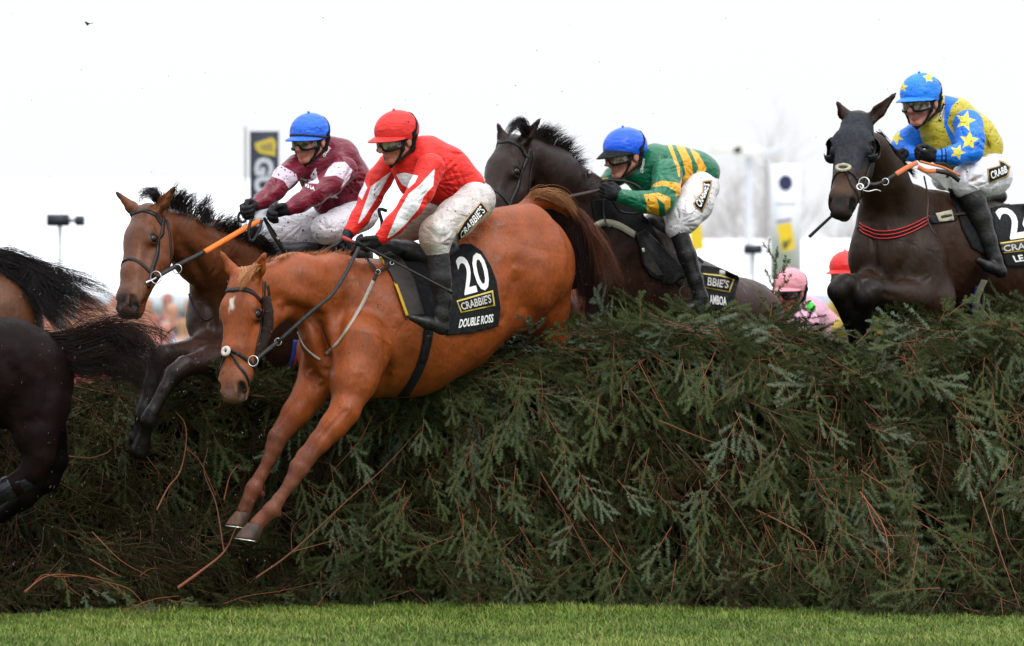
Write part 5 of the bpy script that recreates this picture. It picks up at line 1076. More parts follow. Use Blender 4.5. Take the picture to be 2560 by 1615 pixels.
# core sheet: shade deep inside the fence put into its near-black colour
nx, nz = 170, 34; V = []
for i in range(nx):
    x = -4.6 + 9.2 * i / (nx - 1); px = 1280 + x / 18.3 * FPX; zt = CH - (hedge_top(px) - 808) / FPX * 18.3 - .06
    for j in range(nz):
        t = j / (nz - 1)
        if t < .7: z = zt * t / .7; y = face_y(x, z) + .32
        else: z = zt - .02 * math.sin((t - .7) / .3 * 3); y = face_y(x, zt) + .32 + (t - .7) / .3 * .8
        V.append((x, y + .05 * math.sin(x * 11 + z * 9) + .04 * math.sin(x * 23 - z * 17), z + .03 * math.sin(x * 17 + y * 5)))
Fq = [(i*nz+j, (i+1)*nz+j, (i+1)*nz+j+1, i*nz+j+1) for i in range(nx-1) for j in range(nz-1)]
cm = mat('core_shade', (.004, .005, .003), 1., spec=0.); mk('core', V, np.array(Fq), cm, fence)
# --- spruce branch templates: needles (one thin triangle each) and stems
def branch_template(seed, length=.46, shoots=5, slen=.18, needle=.021, dens=250, w0=.0032, twiggy=False):
    """one bough: a curved stem with long side shoots; each needle one thin triangle combed to the two sides"""
    rs = np.random.RandomState(seed); NV = []; SV = Geo(); N0 = np.array([0, -1., 0])
    def shoot(p0, d, L_, bend, w0, needle, t0=.03, dn=dens):
        n = max(6, int(L_ / .022)); P = [p0]; dd = nrm(d); c = rs.normal() * .5; sag = np.array([c, rs.normal() * .25, -1.2]) * bend
        for i in range(n): dd = nrm(dd + sag / n); P.append(P[-1] + dd * L_ / n)
        P = np.array(P); V, F_ = tube_geo(P + N0 * .0015, np.linspace(w0, w0 * .55, len(P)), 4); SV.add(V, F_)
        m = int(L_ * dn * 2); t = t0 + (1 - t0) * rs.rand(m); idx = np.clip((t * n).astype(int), 0, n - 1); fr = t * n - idx
        pos = P[idx] * (1 - fr[:, None]) + P[idx + 1] * fr[:, None]; T = P[idx + 1] - P[idx]; T /= np.linalg.norm(T, axis=1)[:, None]
        side = np.cross(T, N0); side /= np.linalg.norm(side, axis=1)[:, None] + 1e-9; up = np.cross(side, T); up *= np.sign((up @ N0))[:, None]
        a = rs.normal(size=m) * (.30 if not twiggy else .8) + np.where(rs.rand(m) < .5, 0, math.pi)
        rad = side * np.cos(a)[:, None] - up * (np.sin(np.abs(a)) * .5)[:, None] + up * (rs.rand(m) * .35)[:, None]
        ln = needle * (.85 + .25 * rs.rand(m)) * np.clip((1.04 - t) * 7, .35, 1); dirn = rad + T * .45; dirn /= np.linalg.norm(dirn, axis=1)[:, None]
        tip = pos + dirn * ln[:, None]; wv = np.cross(dirn, up + rs.normal(size=(m, 3)) * .5); wv /= np.linalg.norm(wv, axis=1)[:, None] + 1e-9; wv *= .0022 if not twiggy else .0013
        NV.append(np.stack([pos - wv, pos + wv, tip], 1).reshape(-1, 3)); return P
    main = shoot(np.zeros(3), np.array([rs.normal() * .15, 0, -1.]), length, .35, w0, needle, .45)
    s = 1 if rs.rand() < .5 else -1
    for i in range(shoots):
        t = .10 + .80 * (i + rs.rand() * .6) / shoots; j = min(int(t * (len(main) - 1)), len(main) - 2); T = nrm(main[j + 1] - main[j]); s = -s; sd = np.cross(T, N0) * s
        L_ = slen * rs.uniform(.65, 1.25) * (1.15 - .5 * t); d = T * rs.uniform(.6, 1.0) + sd * rs.uniform(.45, .9) + N0 * rs.normal() * .22; P = shoot(main[j], d, L_, .4, w0 * .52, needle * .95)
        if rs.rand() < (.35 if not twiggy else .9): m2 = len(P) // 2; shoot(P[m2], d * .8 + T * .8 + sd * rs.normal() * .6, L_ * .55, .3, w0 * .4, needle * .85)
    return np.concatenate(NV), np.concatenate(SV.V), np.concatenate(SV.F[4])
TPL = [branch_template(s, .36 + .06 * (s % 4), 4 + s % 4, .15 + .03 * (s % 3)) for s in range(12)]
TPS = [branch_template(40 + s, .17 + .03 * s, 3 + s % 2, .09) for s in range(5)]
TPF = [branch_template(60 + s, .34 + .05 * (s % 3), 8, .15, .0125, 210, .0022, True) for s in range(7)]
def rot(d, roll, rs):
    """rotation taking -Z to d"""
    z = -nrm(d); x = nrm(np.cross([0, -1., .01], z)); y = np.cross(z, x); c, s = math.cos(roll), math.sin(roll); X = x * c + y * s; Y = -x * s + y * c
    return np.stack([X, Y, z], 1)
def scatter(items, name, parent, nmat, smat, kind='stuff', needles=True):
    NV = []; TI = []; SVs = []; SF = []; ST = []; base = 0
    for (tp, p, d, roll, sc, tint) in items:
        nv, sv, sf = tp; Rm = rot(d, roll, None) * sc
        a = nv @ Rm.T + p; NV.append(a.astype(np.float32)); TI.append(np.full(len(a), tint, np.float32))
        b = sv @ Rm.T + p; SVs.append(b); SF.append(sf + base); base += len(b); ST.append(np.full(len(b), tint))
    nv = np.concatenate(NV); o = mk(name, nv, np.arange(len(nv)).reshape(-1, 3), nmat, parent, False, None, {'tint': np.concatenate(TI)}); tag(o, kind=kind)
    o2 = mk('stems', np.concatenate(SVs), np.concatenate(SF), smat, parent, True, None, {'tint': np.concatenate(ST)}); tag(o2, kind=kind)
    return len(nv) // 3
nm = mat('spruce_needle', (.03, .06, .025), .7, spec=.06); q = NT(nm); t_ = q.attr('tint')
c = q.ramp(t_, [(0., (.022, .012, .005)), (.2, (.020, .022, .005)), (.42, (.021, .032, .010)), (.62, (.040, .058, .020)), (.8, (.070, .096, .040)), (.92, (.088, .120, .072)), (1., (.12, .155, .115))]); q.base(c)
ge = q.n('NewGeometry'); pass
q.b.inputs['Transmission Weight'].default_value = 0
sm = mat('spruce_stem', (.16, .06, .025), .7); q = NT(sm); q.base(q.ramp(q.attr('tint'), [(0., (.05, .030, .015)), (.3, (.07, .030, .012)), (.55, (.13, .042, .014)), (.85, (.22, .062, .018)), (1., (.16, .06, .022))]))
rs = np.random.RandomState(5); items = []
def top_z(x): return CH - (hedge_top(1280 + x / 18.2 * FPX) - 808) / FPX * 18.2
def relief(x, z): return .09 * math.sin(x * 3.7 + 2 * math.sin(z * 3.1)) * math.sin(z * 5.3 + 1.4 * math.sin(x * 2.3)) + .05 * math.sin(x * 11 + z * 7)
def add_face(n, back, dark=0., xr=(-4.3, 4.3)):
    for _ in range(n):
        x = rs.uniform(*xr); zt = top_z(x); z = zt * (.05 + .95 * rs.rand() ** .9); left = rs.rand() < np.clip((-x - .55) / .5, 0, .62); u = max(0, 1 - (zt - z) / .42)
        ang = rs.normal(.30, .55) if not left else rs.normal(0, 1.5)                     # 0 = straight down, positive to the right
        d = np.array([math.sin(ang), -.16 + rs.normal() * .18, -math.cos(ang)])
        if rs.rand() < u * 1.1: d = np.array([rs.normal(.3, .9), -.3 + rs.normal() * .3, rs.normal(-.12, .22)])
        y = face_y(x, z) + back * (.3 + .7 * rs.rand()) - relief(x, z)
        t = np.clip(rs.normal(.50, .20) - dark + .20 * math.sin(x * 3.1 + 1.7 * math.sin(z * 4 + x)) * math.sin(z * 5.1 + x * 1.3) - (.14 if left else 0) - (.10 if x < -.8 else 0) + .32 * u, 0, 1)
        p = np.array([x, y, min(z + .10, zt - .08)]); sc = .66 + .36 * rs.rand()
        if p[2] + d[2] * .42 * sc < -.02: sc = max(.3, (p[2] + .02) / (-d[2] * .42))
        items.append(((TPF[rs.randint(7)] if left or rs.rand() < .22 else TPL[rs.randint(12)]), p, d, rs.normal() * .4, sc, t))
add_face(1700, .34, .20); add_face(1700, .14)  # deeper layer tinted darker: shade behind the front branches put into its colour
for _ in range(150):                                                                     # outermost pale sprays
    x = rs.uniform(-1.2, 4.3); zt = top_z(x); z = zt * (.12 + .84 * rs.rand()); a_ = rs.normal(.3, .5)
    items.append((TPL[rs.randint(12)], np.array([x, face_y(x, z) - .08 - max(0, relief(x, z)), z]), np.array([math.sin(a_), -.25, -math.cos(a_)]), rs.normal() * .3, .55 + .25 * rs.rand(), rs.uniform(.66, .94)))
for _ in range(420):                                                                     # skirts touching the turf
    x = rs.uniform(-4.3, 4.3); z = rs.uniform(.06, .40); a_ = rs.normal(.3, .8)
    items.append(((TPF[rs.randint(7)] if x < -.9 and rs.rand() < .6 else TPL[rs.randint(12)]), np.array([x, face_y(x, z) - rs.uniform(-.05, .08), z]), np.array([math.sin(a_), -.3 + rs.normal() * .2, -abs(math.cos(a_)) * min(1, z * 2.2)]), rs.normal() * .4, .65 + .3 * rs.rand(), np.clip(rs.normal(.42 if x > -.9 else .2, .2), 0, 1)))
for _ in range(850):                                                                     # brushy top
    x = rs.uniform(-4.3, 4.3); zt = top_z(x); y = face_y(x, zt) + rs.uniform(-.08, .75); s = 1 if rs.rand() < .65 else -1
    d = np.array([s * (1 + rs.rand()), rs.normal() * .6 - .2, rs.normal(-.04, .16)])
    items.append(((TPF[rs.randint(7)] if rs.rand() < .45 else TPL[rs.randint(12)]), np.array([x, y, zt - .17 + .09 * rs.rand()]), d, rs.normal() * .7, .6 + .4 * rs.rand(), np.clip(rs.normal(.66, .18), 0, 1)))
for _ in range(70):                                                                      # sprigs standing above
    x = rs.uniform(-4.3, 4.3); zt = top_z(x); y = face_y(x, zt) + rs.uniform(.0, .3)
    if 1.15 < x < 1.75: continue
    items.append((TPS[rs.randint(5)], np.array([x, y, zt - .16]), np.array([rs.normal(.9, .9), rs.normal() * .3, .6]), rs.normal(), .6 + .4 * rs.rand(), np.clip(rs.normal(.6, .2), 0, 1)))
# sprigs the photograph shows in front of the horses' heads and legs
for x, y, D, ang, sc, t in ((548, 1020, 17.9, 2.95, 1.0, .62), (590, 1010, 17.9, 2.6, .8, .66), (660, 1090, 17.9, 2.9, .9, .5), (400, 960, 17.85, 3.1, .8, .2), (2140, 860, 18.0, 2.4, 1., .7), (2350, 805, 18.0, 2.7, .8, .8), (2370, 790, 18.0, 2.2, .8, .8), 
                              (1600, 800, 18.05, 3.2, .7, .8), (1380, 840, 18.0, 2.2, .9, .3), (170, 1160, 17.6, 2.2, .6, .8), (150, 1170, 17.6, .4, .6, .75)):
    items.append((TPS[rs.randint(5)], W(x, y, D), np.array([math.sin(ang), -.1, -math.cos(ang)]), rs.normal() * .3, sc, t))
ntri = scatter(items, 'foliage', fence, nm, sm)
print('needles', ntri)
# longer bare orange-brown boughs lying over the face
g = Geo(); ti = []
def bough(P, w, lo=.4, hi=1.): 
    V, F_ = tube_geo(spline([W(x, y, face_y((x - 1280) / FPX * 18, CH - (y - 808) / FPX * 18) - d) for x, y, d in P], len(P) * 6), np.linspace(w, w * .35, len(P) * 6) * .72, 6); g.add(V, F_); ti.extend([rs.uniform(lo, hi)] * len(V))
for P, w in (([(1596, 905, .05), (1640, 990, .08), (1672, 1046, .08)], .005), ([(1640, 1048, .06), (1740, 1090, .1), (1845, 1130, .09)], .005), ([(1890, 1275, .06), (1960, 1310, .1), (2030, 1355, .1), (2045, 1420, .08)], .006),
             ([(1690, 1110, .06), (1800, 1230, .1), (1900, 1380, .08), (1960, 1500, .05)], .005), ([(2150, 1230, .06), (2210, 1320, .1), (2225, 1430, .08)], .006), ([(2160, 1240, .06), (2200, 1330, .09), (2270, 1340, .08)], .005),
             ([(1420, 1240, .06), (1500, 1340, .09), (1580, 1430, .08)], .005), ([(1350, 1180, .06), (1440, 1330, .09), (1530, 1510, .05)], .005), ([(2450, 1230, .06), (2500, 1380, .1), (2550, 1520, .05)], .006),
             ([(640, 1445, .5), (730, 1380, .42), (870, 1250, .28), (960, 1170, .16), (1060, 1060, .08)], .008), ([(730, 1380, .42), (840, 1350, .4)], .004), ([(445, 1470, .5), (500, 1430, .48), (560, 1380, .4), (590, 1320, .3)], .012), ([(560, 1380, .4), (540, 1260, .3), (510, 1180, .25), (520, 1120, .2)], .006),
             ([(392, 1275, .3), (420, 1220, .3), (450, 1180, .3), (465, 1110, .3), (462, 1060, .3), (440, 1030, .28)], .007), ([(464, 1120, .3), (500, 1155, .3), (540, 1240, .28)], .004), ([(560, 1250, .2), (575, 1190, .2), (600, 1160, .2)], .005),
             ([(60, 1480, .5), (120, 1440, .5), (200, 1440, .5), (260, 1460, .48)], .005), ([(230, 1330, .5), (300, 1400, .5), (370, 1440, .5)], .004), ([(930, 1040, .1), (900, 1100, .12), (830, 1180, .2)], .004),
             ([(160, 1140, .3), (220, 1146, .34), (260, 1136, .34), (278, 1124, .32)], .006)): bough(P, w)
def bough2(P, w, D):
    V, F_ = tube_geo(spline([W(x, y, D) for x, y in P], len(P) * 6), np.linspace(w, w * .4, len(P) * 6) * .7, 6); g.add(V, F_); ti.extend([rs.uniform(.6, .95)] * len(V))
for P, w, D in (([(64, 1482), (106, 1439), (144, 1442), (207, 1441), (266, 1455), (324, 1474), (362, 1514), (386, 1540)], .0045, 17.05), ([(223, 1397), (277, 1429), (303, 1442)], .004, 17.1), ([(154, 1445), (176, 1471), (205, 1492)], .003, 17.05),
                ([(266, 1455), (300, 1480), (340, 1520), (372, 1548)], .003, 17.0), ([(300, 1532), (380, 1500), (447, 1490)], .004, 17.1), ([(729, 1375), (731, 1322), (766, 1285)], .003, 17.5), ([(558, 1510), (620, 1490), (700, 1478), (800, 1455)], .0035, 17.4), ([(790, 1520), (820, 1480), (865, 1448)], .0035, 17.5),
                ([(350, 1440), (370, 1425), (390, 1420)], .003, 17.0)): bough2(P, w, D)
for x, y, a_, t_ in ((210, 1480, .3, .85), (225, 1455, .9, .9), (300, 1470, .8, .75), (150, 1445, -.3, .7), (330, 1475, .5, .6)): pass
for _ in range(150):
    x = rs.uniform(-200, 2700); y = rs.uniform(hedge_top(x) + 20, 1440); a = rs.normal(1.0, .6) if x > 800 else rs.uniform(-3, 3); L_ = rs.uniform(50, 190); c = rs.normal() * .5
    bough([(x, y, .03), (x + L_ * .5 * math.cos(a), min(1500, y + L_ * .5 * math.sin(a)), .08), (x + L_ * math.cos(a + c), min(1510, y + L_ * math.sin(a + c)), .05)], rs.uniform(.0014, .003), *((.4, .95) if x > 900 else (.05, .45)))
o = g.build('boughs', sm, fence, fa={'tint': ti}); tag(o, kind='stuff')
# fallen sprigs on the turf, left foreground
items = []
for _ in range(46):
    x = rs.uniform(-3.6, -1.2); y = rs.uniform(17.35, 17.95); a = rs.uniform(-.7, .7)
    items.append((TPS[rs.randint(5)], np.array([x, y, rs.uniform(.03, .16)]), np.array([math.cos(a), math.sin(a) * .5 - .2, rs.normal() * .1 - .12]), rs.normal(), .6 + .3 * rs.rand(), rs.uniform(.1, .95)))
for x, y, a_, t_ in ((210, 1478, .1, .92), (222, 1470, 1.1, .95), (290, 1462, .75, .8), (308, 1475, .45, .7), (160, 1440, .2, .75), (150, 1420, -.1, .6), (240, 1440, 1.2, .7)): items.append((TPS[rs.randint(5)], W(x, y, 17.0), np.array([math.sin(a_), -.1, -math.cos(a_)]), 0, .55, t_))
fs_ = thing('fallen_branches', 'loose spruce sprigs knocked onto the turf at lower left', 'branches', (-2.4, 17.6, 0)); fs_['kind'] = 'stuff'
scatter(items, 'sprigs', fs_, nm, sm)
# --- grass blades
n = 210000; gx = rs.uniform(-3.6, 3.6, n); gy = 15.3 + (face_y(gx, 0 * gx) - .07 + .05 * np.sin(gx * 9 + 2 * np.sin(gx * 4)) + .10 * rs.rand(n) ** 3 - 15.3) * rs.rand(n) ** .85
clump = .6 + .5 * np.sin(gx * 7 + 3 * np.sin(gy * 9)) * np.sin(gy * 13 + 2 * np.sin(gx * 5)) + .3 * np.sin(gx * 31 + gy * 17)
h = .010 + .022 * rs.rand(n) + .026 * np.clip(clump, 0, 1.4) * rs.rand(n); a = rs.rand(n) * 6.283; lean = .010 + .060 * rs.rand(n) ** 1.5; w = .0011 + .0011 * rs.rand(n)
dx, dy = np.cos(a), np.sin(a); sx, sy = -dy * w, dx * w; z0 = np.zeros(n)
B = np.stack([gx, gy, z0], 1); S2 = np.stack([sx, sy, z0], 1); Dv = np.stack([dx, dy, z0], 1); Z = np.array([0, 0, 1.])
mid = B + Dv * (lean * .35)[:, None] + Z * (h * .62)[:, None]; tip = B + Dv * lean[:, None] + Z * h[:, None]
V = np.stack([B - S2, B + S2, mid + S2 * .8, mid - S2 * .8, tip], 1).reshape(-1, 3); k = np.arange(n)[:, None] * 5
grm = mat('grass_blade', (.08, .15, .02), .55, spec=.3); q = NT(grm)
q.base(q.ramp(q.attr('tint'), [(0., (.034,.062,.006)), (.45, (.088,.155,.015)), (.8, (.18,.25,.03)), (.93, (.32,.36,.10)), (1., (.26,.21,.09))]))
big = np.sin(gx * 2.3 + 1.3 * np.sin(gy * 3)) * np.sin(gy * 2.9 + gx)
tint = np.clip(rs.normal(.42, .2, n) + .14 * clump + .16 * big + .10 * np.sin(gx * 5.1 + 2 * np.sin(gy * 7 + 1)), 0, .95); tint[rs.rand(n) < .05] = 1.; tint[rs.rand(n) < .10] *= .3
o = mk('grass', V, [k + np.array([[0, 1, 2, 3]]), k + np.array([[3, 2, 4]])], grm, None, False, None, {'tint': np.repeat(tint, 5)}); tag(o, kind='stuff')

# --- flying needles and mud
g = Geo(); rs2 = np.random.RandomState(3)
def fleck(p, r, L_):
    d = rs2.normal(size=3); d /= np.linalg.norm(d); s = nrm(np.cross(d, [.3, .2, .9])) * r; g.add(np.array([p - s, p + s, p + d * L_, p + nrm(np.cross(d, s)) * r]), np.array([(0, 1, 2), (0, 2, 3), (1, 3, 2), (0, 3, 1)]))
for _ in range(300): fleck(W(rs2.uniform(0, 700), rs2.uniform(700, 1420), rs2.uniform(16.2, 17.3)), .0009, rs2.uniform(.006, .022))
for _ in range(260): fleck(W(rs2.normal(1620, 150), rs2.normal(760, 60), rs2.uniform(17.6, 18.4)), .001, rs2.uniform(.002, .006))
o = g.build('flying_needles', mat('pale_chips', (.45, .42, .32), .6), None, False); tag(o, kind='stuff')
g = Geo()
for _ in range(46): fleck(W(rs2.uniform(0, 2500), rs2.uniform(30, 640), rs2.uniform(16.5, 18.4)), rs2.uniform(.002, .004), rs2.uniform(.004, .008))
o = g.build('mud_spray', mat('mud', MUD, .9), None, False); tag(o, kind='stuff')
cl = blob('clod', [cap(W(214, 56, 17), W(220, 60, 17), .004, .006, 1, .004), cap(W(221, 60, 17), W(233, 58, 17), .0025, .0018, 1, .003), cap(W(216, 60, 17), W(218, 65, 17), .0025, .0018, 1, .003)], .002, mat('clod_mud', MUD, .9), None, amp=.001, fr=500, smooth=1)
tag(cl, 'small dark clod of turf flying alone in the sky at top left', 'clod')

# ================================================================ BACKGROUND
def box(g, x0, x1, y0, y1, z0, z1):
    V = [(x, y, z) for z in (z0, z1) for y in (y0, y1) for x in (x0, x1)]
    g.add(np.array(V, float), np.array([(0, 2, 3, 1), (4, 5, 7, 6), (0, 1, 5, 4), (2, 6, 7, 3), (0, 4, 6, 2), (1, 3, 7, 5)]))
pvc = mat('white_pvc', (.82, .83, .86), .5); q = NT(pvc); q.l(q.bump(q.noise(1.2, 3), .3, .1), q.b.inputs['Normal'])
pvc_shade = mat('shade_pvc', (.48, .52, .58), .6)  # marquee white with the shadow band below the eave put into its colour
def marquee(label, px0, px1, pyr, pye, pyb, D, ridge_depth=12, n=6):
    x0, _, zr = W(px0, pyr, D + ridge_depth); x1 = W(px1, pyr, D + ridge_depth)[0]; ze = W(0, pye, D)[2]; zb = W(0, pyb, D)[2]
    r = thing('marquee', label, 'marquee', ((x0 + x1) / 2, D + ridge_depth / 2, 0)); V = []; m = 40
    for i in range(m + 1):
        x = x0 + (x1 - x0) * i / m; sag = .10 * abs(math.sin(i / m * n * math.pi))
        V += [(x, D, ze), (x, D + ridge_depth * .5, (ze + zr) / 2 - .25 + sag), (x, D + ridge_depth, zr), (x, D + ridge_depth * 2, ze)]
    Fq = [(i*4+j, (i+1)*4+j, (i+1)*4+j+1, i*4+j+1) for i in range(m) for j in range(3)]
    o = mk('roof', V, np.array(Fq), pvc, r); o.modifiers.new('t', 'SOLIDIFY').thickness = .05
    g = Geo(); box(g, x0, x1, D - .04, D + .04, zb, ze); g.build('valance', pvc_shade, r, False)
    g = Geo(); box(g, x0, x1, D + ridge_depth * 2 - .1, D + ridge_depth * 2, 0, ze); box(g, x0, x0 + .05, D + .1, D + ridge_depth * 2, 0, ze); box(g, x1 - .05, x1, D + .1, D + ridge_depth * 2, 0, ze); g.build('wall', pvc, r, False)
    for i in range(7):
        x = x0 + (x1 - x0) * i / 6; mk('post', *tube_geo(np.array([(x, D + .08, 0), (x, D + .08, ze)]), .05), M['steel'], r)
marquee('long white marquee with a low pitched roof behind the left-hand horses', -700, 1150, 448, 738, 786, 62)
marquee('white marquee behind the middle of the fence, roof just above the spruce', 1190, 1720, 560, 742, 800, 66, 10)
marquee('white marquee with a high ridge on the right, behind the banners', 1560, 3300, 600, 735, 800, 74, 14)
# banners
def banner(label, px0, px1, py0, py1, D, base, post=True):
    a = W(px0, py0, D); b = W(px1, py1, D); r = thing('banner', label, 'banner', ((a[0] + b[0]) / 2, D, 0)); g = Geo(); box(g, a[0], b[0], D - .02, D + .02, b[2], a[2]); g.build('cloth', base, r, False)
    mk('pole', *tube_geo(np.array([(a[0] - .05, D + .03, 0), (a[0] - .05, D + .03, a[2] + .05)]), .014), M['steel'], r); return r
def flat(name, pts, D, m, parent, front=.03):
    P = [W(x, y, D - front) for x, y in pts]; n = len(P); V = np.array(P); c = V.mean(0); V = np.vstack([V, c]); return mk(name, V, np.array([(n, (i + 1) % n, i) for i in range(n)]), m, parent, False)
def flat_text(s, quad, D, m, parent, bold=.03, front=.035, rotq=0):
    V, Fc = text_geo(s, bold); TL, TR, BR, BL = [np.array(q_, float) for q_ in quad]; out = []
    for u, v in V: p = (BL * (1-u) + BR * u) * (1 - v) + (TL * (1-u) + TR * u) * v; out.append(W(p[0], p[1], D - front))
    return mk('lettering', np.array(out), Fc, m, parent, False)
gb = banner('tall black banner with gold harp and sideways silver letters', 625, 697, 329, 700, 36, mat('navy_cloth', (.022, .026, .045), .7))
harp = [(636, 358), (655, 352), (678, 344), (688, 350), (691, 362), (688, 378), (690, 391), (670, 388), (650, 384), (640, 374)]
flat('harp', harp, 36, M['gold'], gb)
flat('harp_gap', [(650, 364), (680, 356), (682, 376), (655, 374)], 36, mat('dull_gold', (.30, .24, .08), .6), gb, .036)
flat_text('GUINNESS', [(684, 394), (684, 690), (636, 690), (636, 394)], 36, mat('silver_letters', (.5, .52, .6), .5), gb, .05)
wbn = banner('tall white banner with a dark round emblem and a yellow poster, right of the middle', 1926, 2002, 410, 700, 40, mat('white_cloth', (.75, .77, .85), .7))
flat('emblem', [(1964 + 17 * math.cos(a), 457 + 19 * math.sin(a)) for a in np.linspace(0, 6.283, 28, endpoint=False)], 40, mat('navy_ink', (.02, .02, .09), .6), wbn)
flat_text('ooo', [(1953, 452), (1976, 452), (1976, 461), (1953, 461)], 40, mat('grey_ink', (.2, .2, .32), .6), wbn, .02, .04) if False else None
flat('pale_line', [(1938, 506), (1990, 506), (1990, 511), (1938, 511)], 40, mat('pale_ink', (.55, .58, .70), .6), wbn)
YM = mat('yellow_board', (.78, .55, .02), .5)
yp = thing('poster', 'tilted yellow poster with a blue heading on the white banner', 'poster', W(1964, 590, 39.8)); 
flat('sheet', [(1942, 562), (1978, 556), (1988, 622), (1955, 631)], 39.8, YM, yp); flat('heading', [(1940, 552), (1978, 545), (1979, 553), (1941, 560)], 39.8, mat('blue_ink', (.2, .22, .4), .6), yp)
flat('figure', [(1956, 606), (1962, 600), (1968, 608), (1974, 596), (1978, 600), (1966, 622), (1958, 624)], 39.8, mat('dark_ink', (.10, .10, .03), .6), yp, .036)
y2 = thing('poster', 'yellow poster partly hidden behind the green rider\'s boot', 'poster', W(1745, 595, 39)); flat('sheet', [(1722, 566), (1752, 560), (1760, 622), (1730, 630)], 39, YM, y2)
# floodlights and poles
dkm = mat('dark_metal', (.012, .014, .03), .5); plm = mat('pale_pole', (.55, .57, .62), .5)
def lamp_stand(label, px, py, D, boxes, th=.05):
    r = thing('floodlight', label, 'floodlight', (W(px, 0, D)[0], D, 0)); p = W(px, py, D); mk('pole', *tube_geo(np.array([(p[0], D, 0), (p[0], D, p[2])]), th / 2), plm, r)
    for (a, b, c_, d_) in boxes:
        g = Geo(); q0 = W(a, b, D); q1 = W(c_, d_, D); box(g, q0[0], q1[0], D - .12, D + .12, q1[2], q0[2]); g.build('lamp_head', dkm, r, False)
lamp_stand('twin-headed black floodlight on a thin pole at the left', 150, 566, 40, [(119, 536, 172, 566), (190, 540, 210, 565), (172, 548, 190, 556)])
lamp_stand('single black box floodlight on a thin pole, right of the green rider', 1883, 634, 42, [(1860, 613, 1905, 635)])
lp = thing('street_lamp', 'tall pale lamp post with two spreading arms, blurred behind the middle right', 'street lamp', (W(1872, 0, 80)[0], 80, 0))
P0 = W(1872, 385, 80); mk('pole', *tube_geo(np.array([(P0[0], 80, 0), tuple(P0)]), .09), plm, lp)
for x1, y1 in ((1822, 376), (1960, 366)): mk('arm', *tube_geo(spline([P0, W((1872 + x1) / 2, 382, 80), W(x1, y1, 80)], 8), .06), plm, lp)
for x1, y1 in ((1815, 374), (1870, 382)):
    g = Geo(); c = W(x1, y1, 80); box(g, c[0] - .35, c[0] + .35, 79.7, 80.3, c[2] - .1, c[2] + .12); g.build('lamp_head', mat('lamp_glass', (.7, .7, .65), .3), lp, False)
# bare trees
bark = mat('hazy_bark', (.42, .40, .39), .9)  # bark lightened: haze and flare over the distant trees put into its colour
def bare_tree(label, px, D, hgt, seed, n0=5, group='bare trees beyond the marquees'):
    rs = np.random.RandomState(seed); r = thing('bare_tree', label, 'tree', (W(px, 0, D)[0], D, 0), group); x0 = W(px, 0, D)[0]; gt = Geo(); gc = Geo()
    def grow(p, d, L_, w, lv):
        n = 5; P = [p]; dd = np.array(d, float)
        for i in range(n): dd = nrm(dd + rs.normal(size=3) * .14 + np.array([0, 0, .05])); P.append(P[-1] + dd * L_ / n)
        (gt if lv < 1 else gc).add(*tube_geo(np.array(P), np.linspace(w, w * .6, n + 1), 5 if lv < 2 else 3))
        if lv >= 5: return
        for k in range(3 if lv else n0):
            j = rs.randint(2, n + 1) if lv else rs.randint(3, n + 1); a = rs.normal(size=3); a[2] = abs(a[2]) * .4; grow(P[j], nrm(dd + a * .62), L_ * rs.uniform(.55, .78), w * .5, lv + 1)
    grow(np.array([x0, D, 0.]), (0, 0, 1), hgt * .38, hgt * .016, 0); gt.build('trunk', bark, r); gc.build('crown', bark, r)
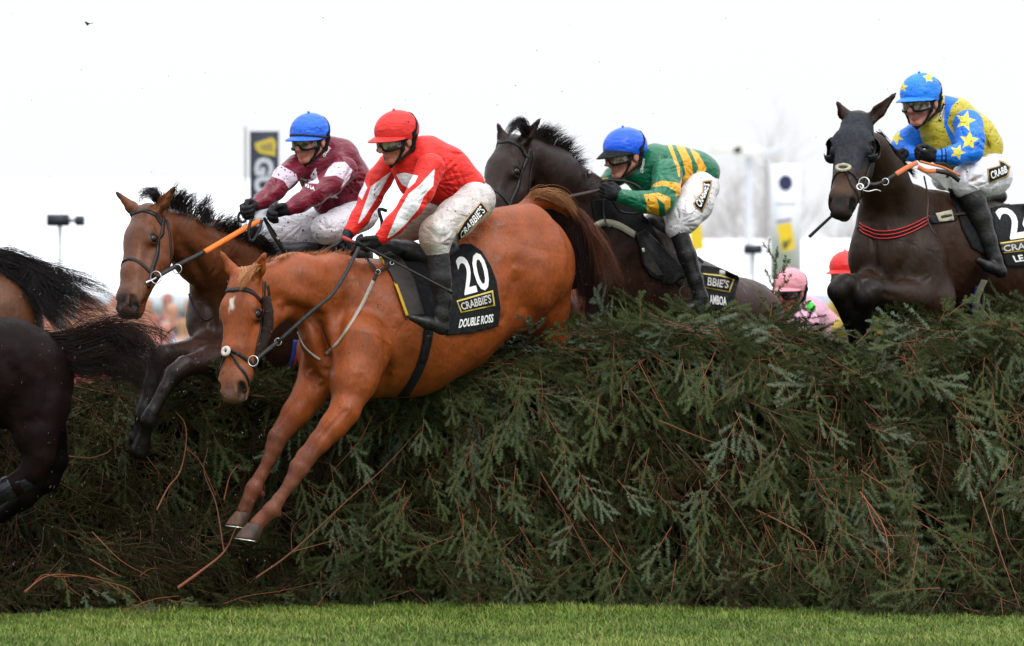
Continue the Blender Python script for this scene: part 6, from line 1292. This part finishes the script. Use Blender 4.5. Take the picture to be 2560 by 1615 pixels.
for i, (px, D, h_, lb) in enumerate(((1700, 96, 6.2, 'low bare tree just right of the green rider\'s back'), (1800, 92, 7.0, 'bare tree left of the lamp post'), (1905, 98, 8.4, 'tallest bare tree, between lamp post and white banner'), (2030, 94, 8.0, 'bare tree left of the hooded horse\'s head'),
                                       (2100, 100, 7.2, 'bare tree directly behind the hooded horse\'s face'), (2590, 96, 6.0, 'bare tree at the right edge'), (545, 110, 8.2, 'faint bare tree left of the black banner'), (470, 120, 6.2, 'small faint bare tree above the left marquee roof'))):
    bare_tree(lb, px, D, h_, 60 + i)
# crowd in front of the marquee
cr = Geo(); cc = []; rs3 = np.random.RandomState(9)
def person_far(x, y, zh, shirt, skin):
    hairc = ((.05, .03, .02), (.02, .02, .03), (.30, .28, .26), (.20, .02, .02))[rs3.randint(4)]
    pr = [cap((x, y + .03, zh - .03), (x, y + .035, zh - .01), .098, .095, 1, .01, 3), cap((x, y, zh - .12), (x, y, zh - .04), .085, .095, 1, .02, 0), cap((x, y, zh - .3), (x, y, zh - .18), .09, .05, 1, .05, 0), cap((x - .17, y, zh - .36), (x + .17, y, zh - .36), .085, .085, 1, .08, 1), cap((x, y, zh - .45), (x, y, zh - .9), .19, .16, .8, .08, 1),
          cap((x - .22, y, zh - .4), (x - .25, y - .1, zh - .8), .06, .05, 1, .04, 1), cap((x + .22, y, zh - .4), (x + .25, y - .1, zh - .8), .06, .05, 1, .04, 1), cap((x - .09, y, zh - .9), (x - .09, y, .05), .09, .06, 1, .04, 2), cap((x + .09, y, zh - .9), (x + .09, y, .05), .09, .06, 1, .04, 2)]
    F_, lo = field(pr, .045); V, Q = snets(F_, lo, .045, 1); cr.add(V, Q); cc.append(colours(V, pr, [skin, shirt, (.03, .03, .05), hairc], .01))
SH = [(.30, .05, .06), (.04, .06, .16), (.35, .16, .15), (.45, .40, .40), (.05, .05, .06), (.12, .14, .22), (.50, .22, .20), (.25, .25, .28)]
for row, (D, z0) in enumerate(((50, 1.52), (51.4, 1.62), (53, 1.72), (54.6, 1.84))):
    for px in np.arange(-200 + row * 17, 760, 44): person_far(W(px + rs3.normal() * 8, 0, D)[0], D + rs3.normal() * .2, z0 + rs3.normal() * .07, SH[rs3.randint(8)], (.42 + rs3.rand() * .1, .19 + rs3.rand() * .06, .14))
o = cr.build('crowd', None, None, True, np.concatenate(cc)); cwm = mat('crowd_cloth', rough=.8); q = NT(cwm); q.base(q.attr('Col', 'Color')); o.data.materials.append(cwm); tag(o, kind='stuff')
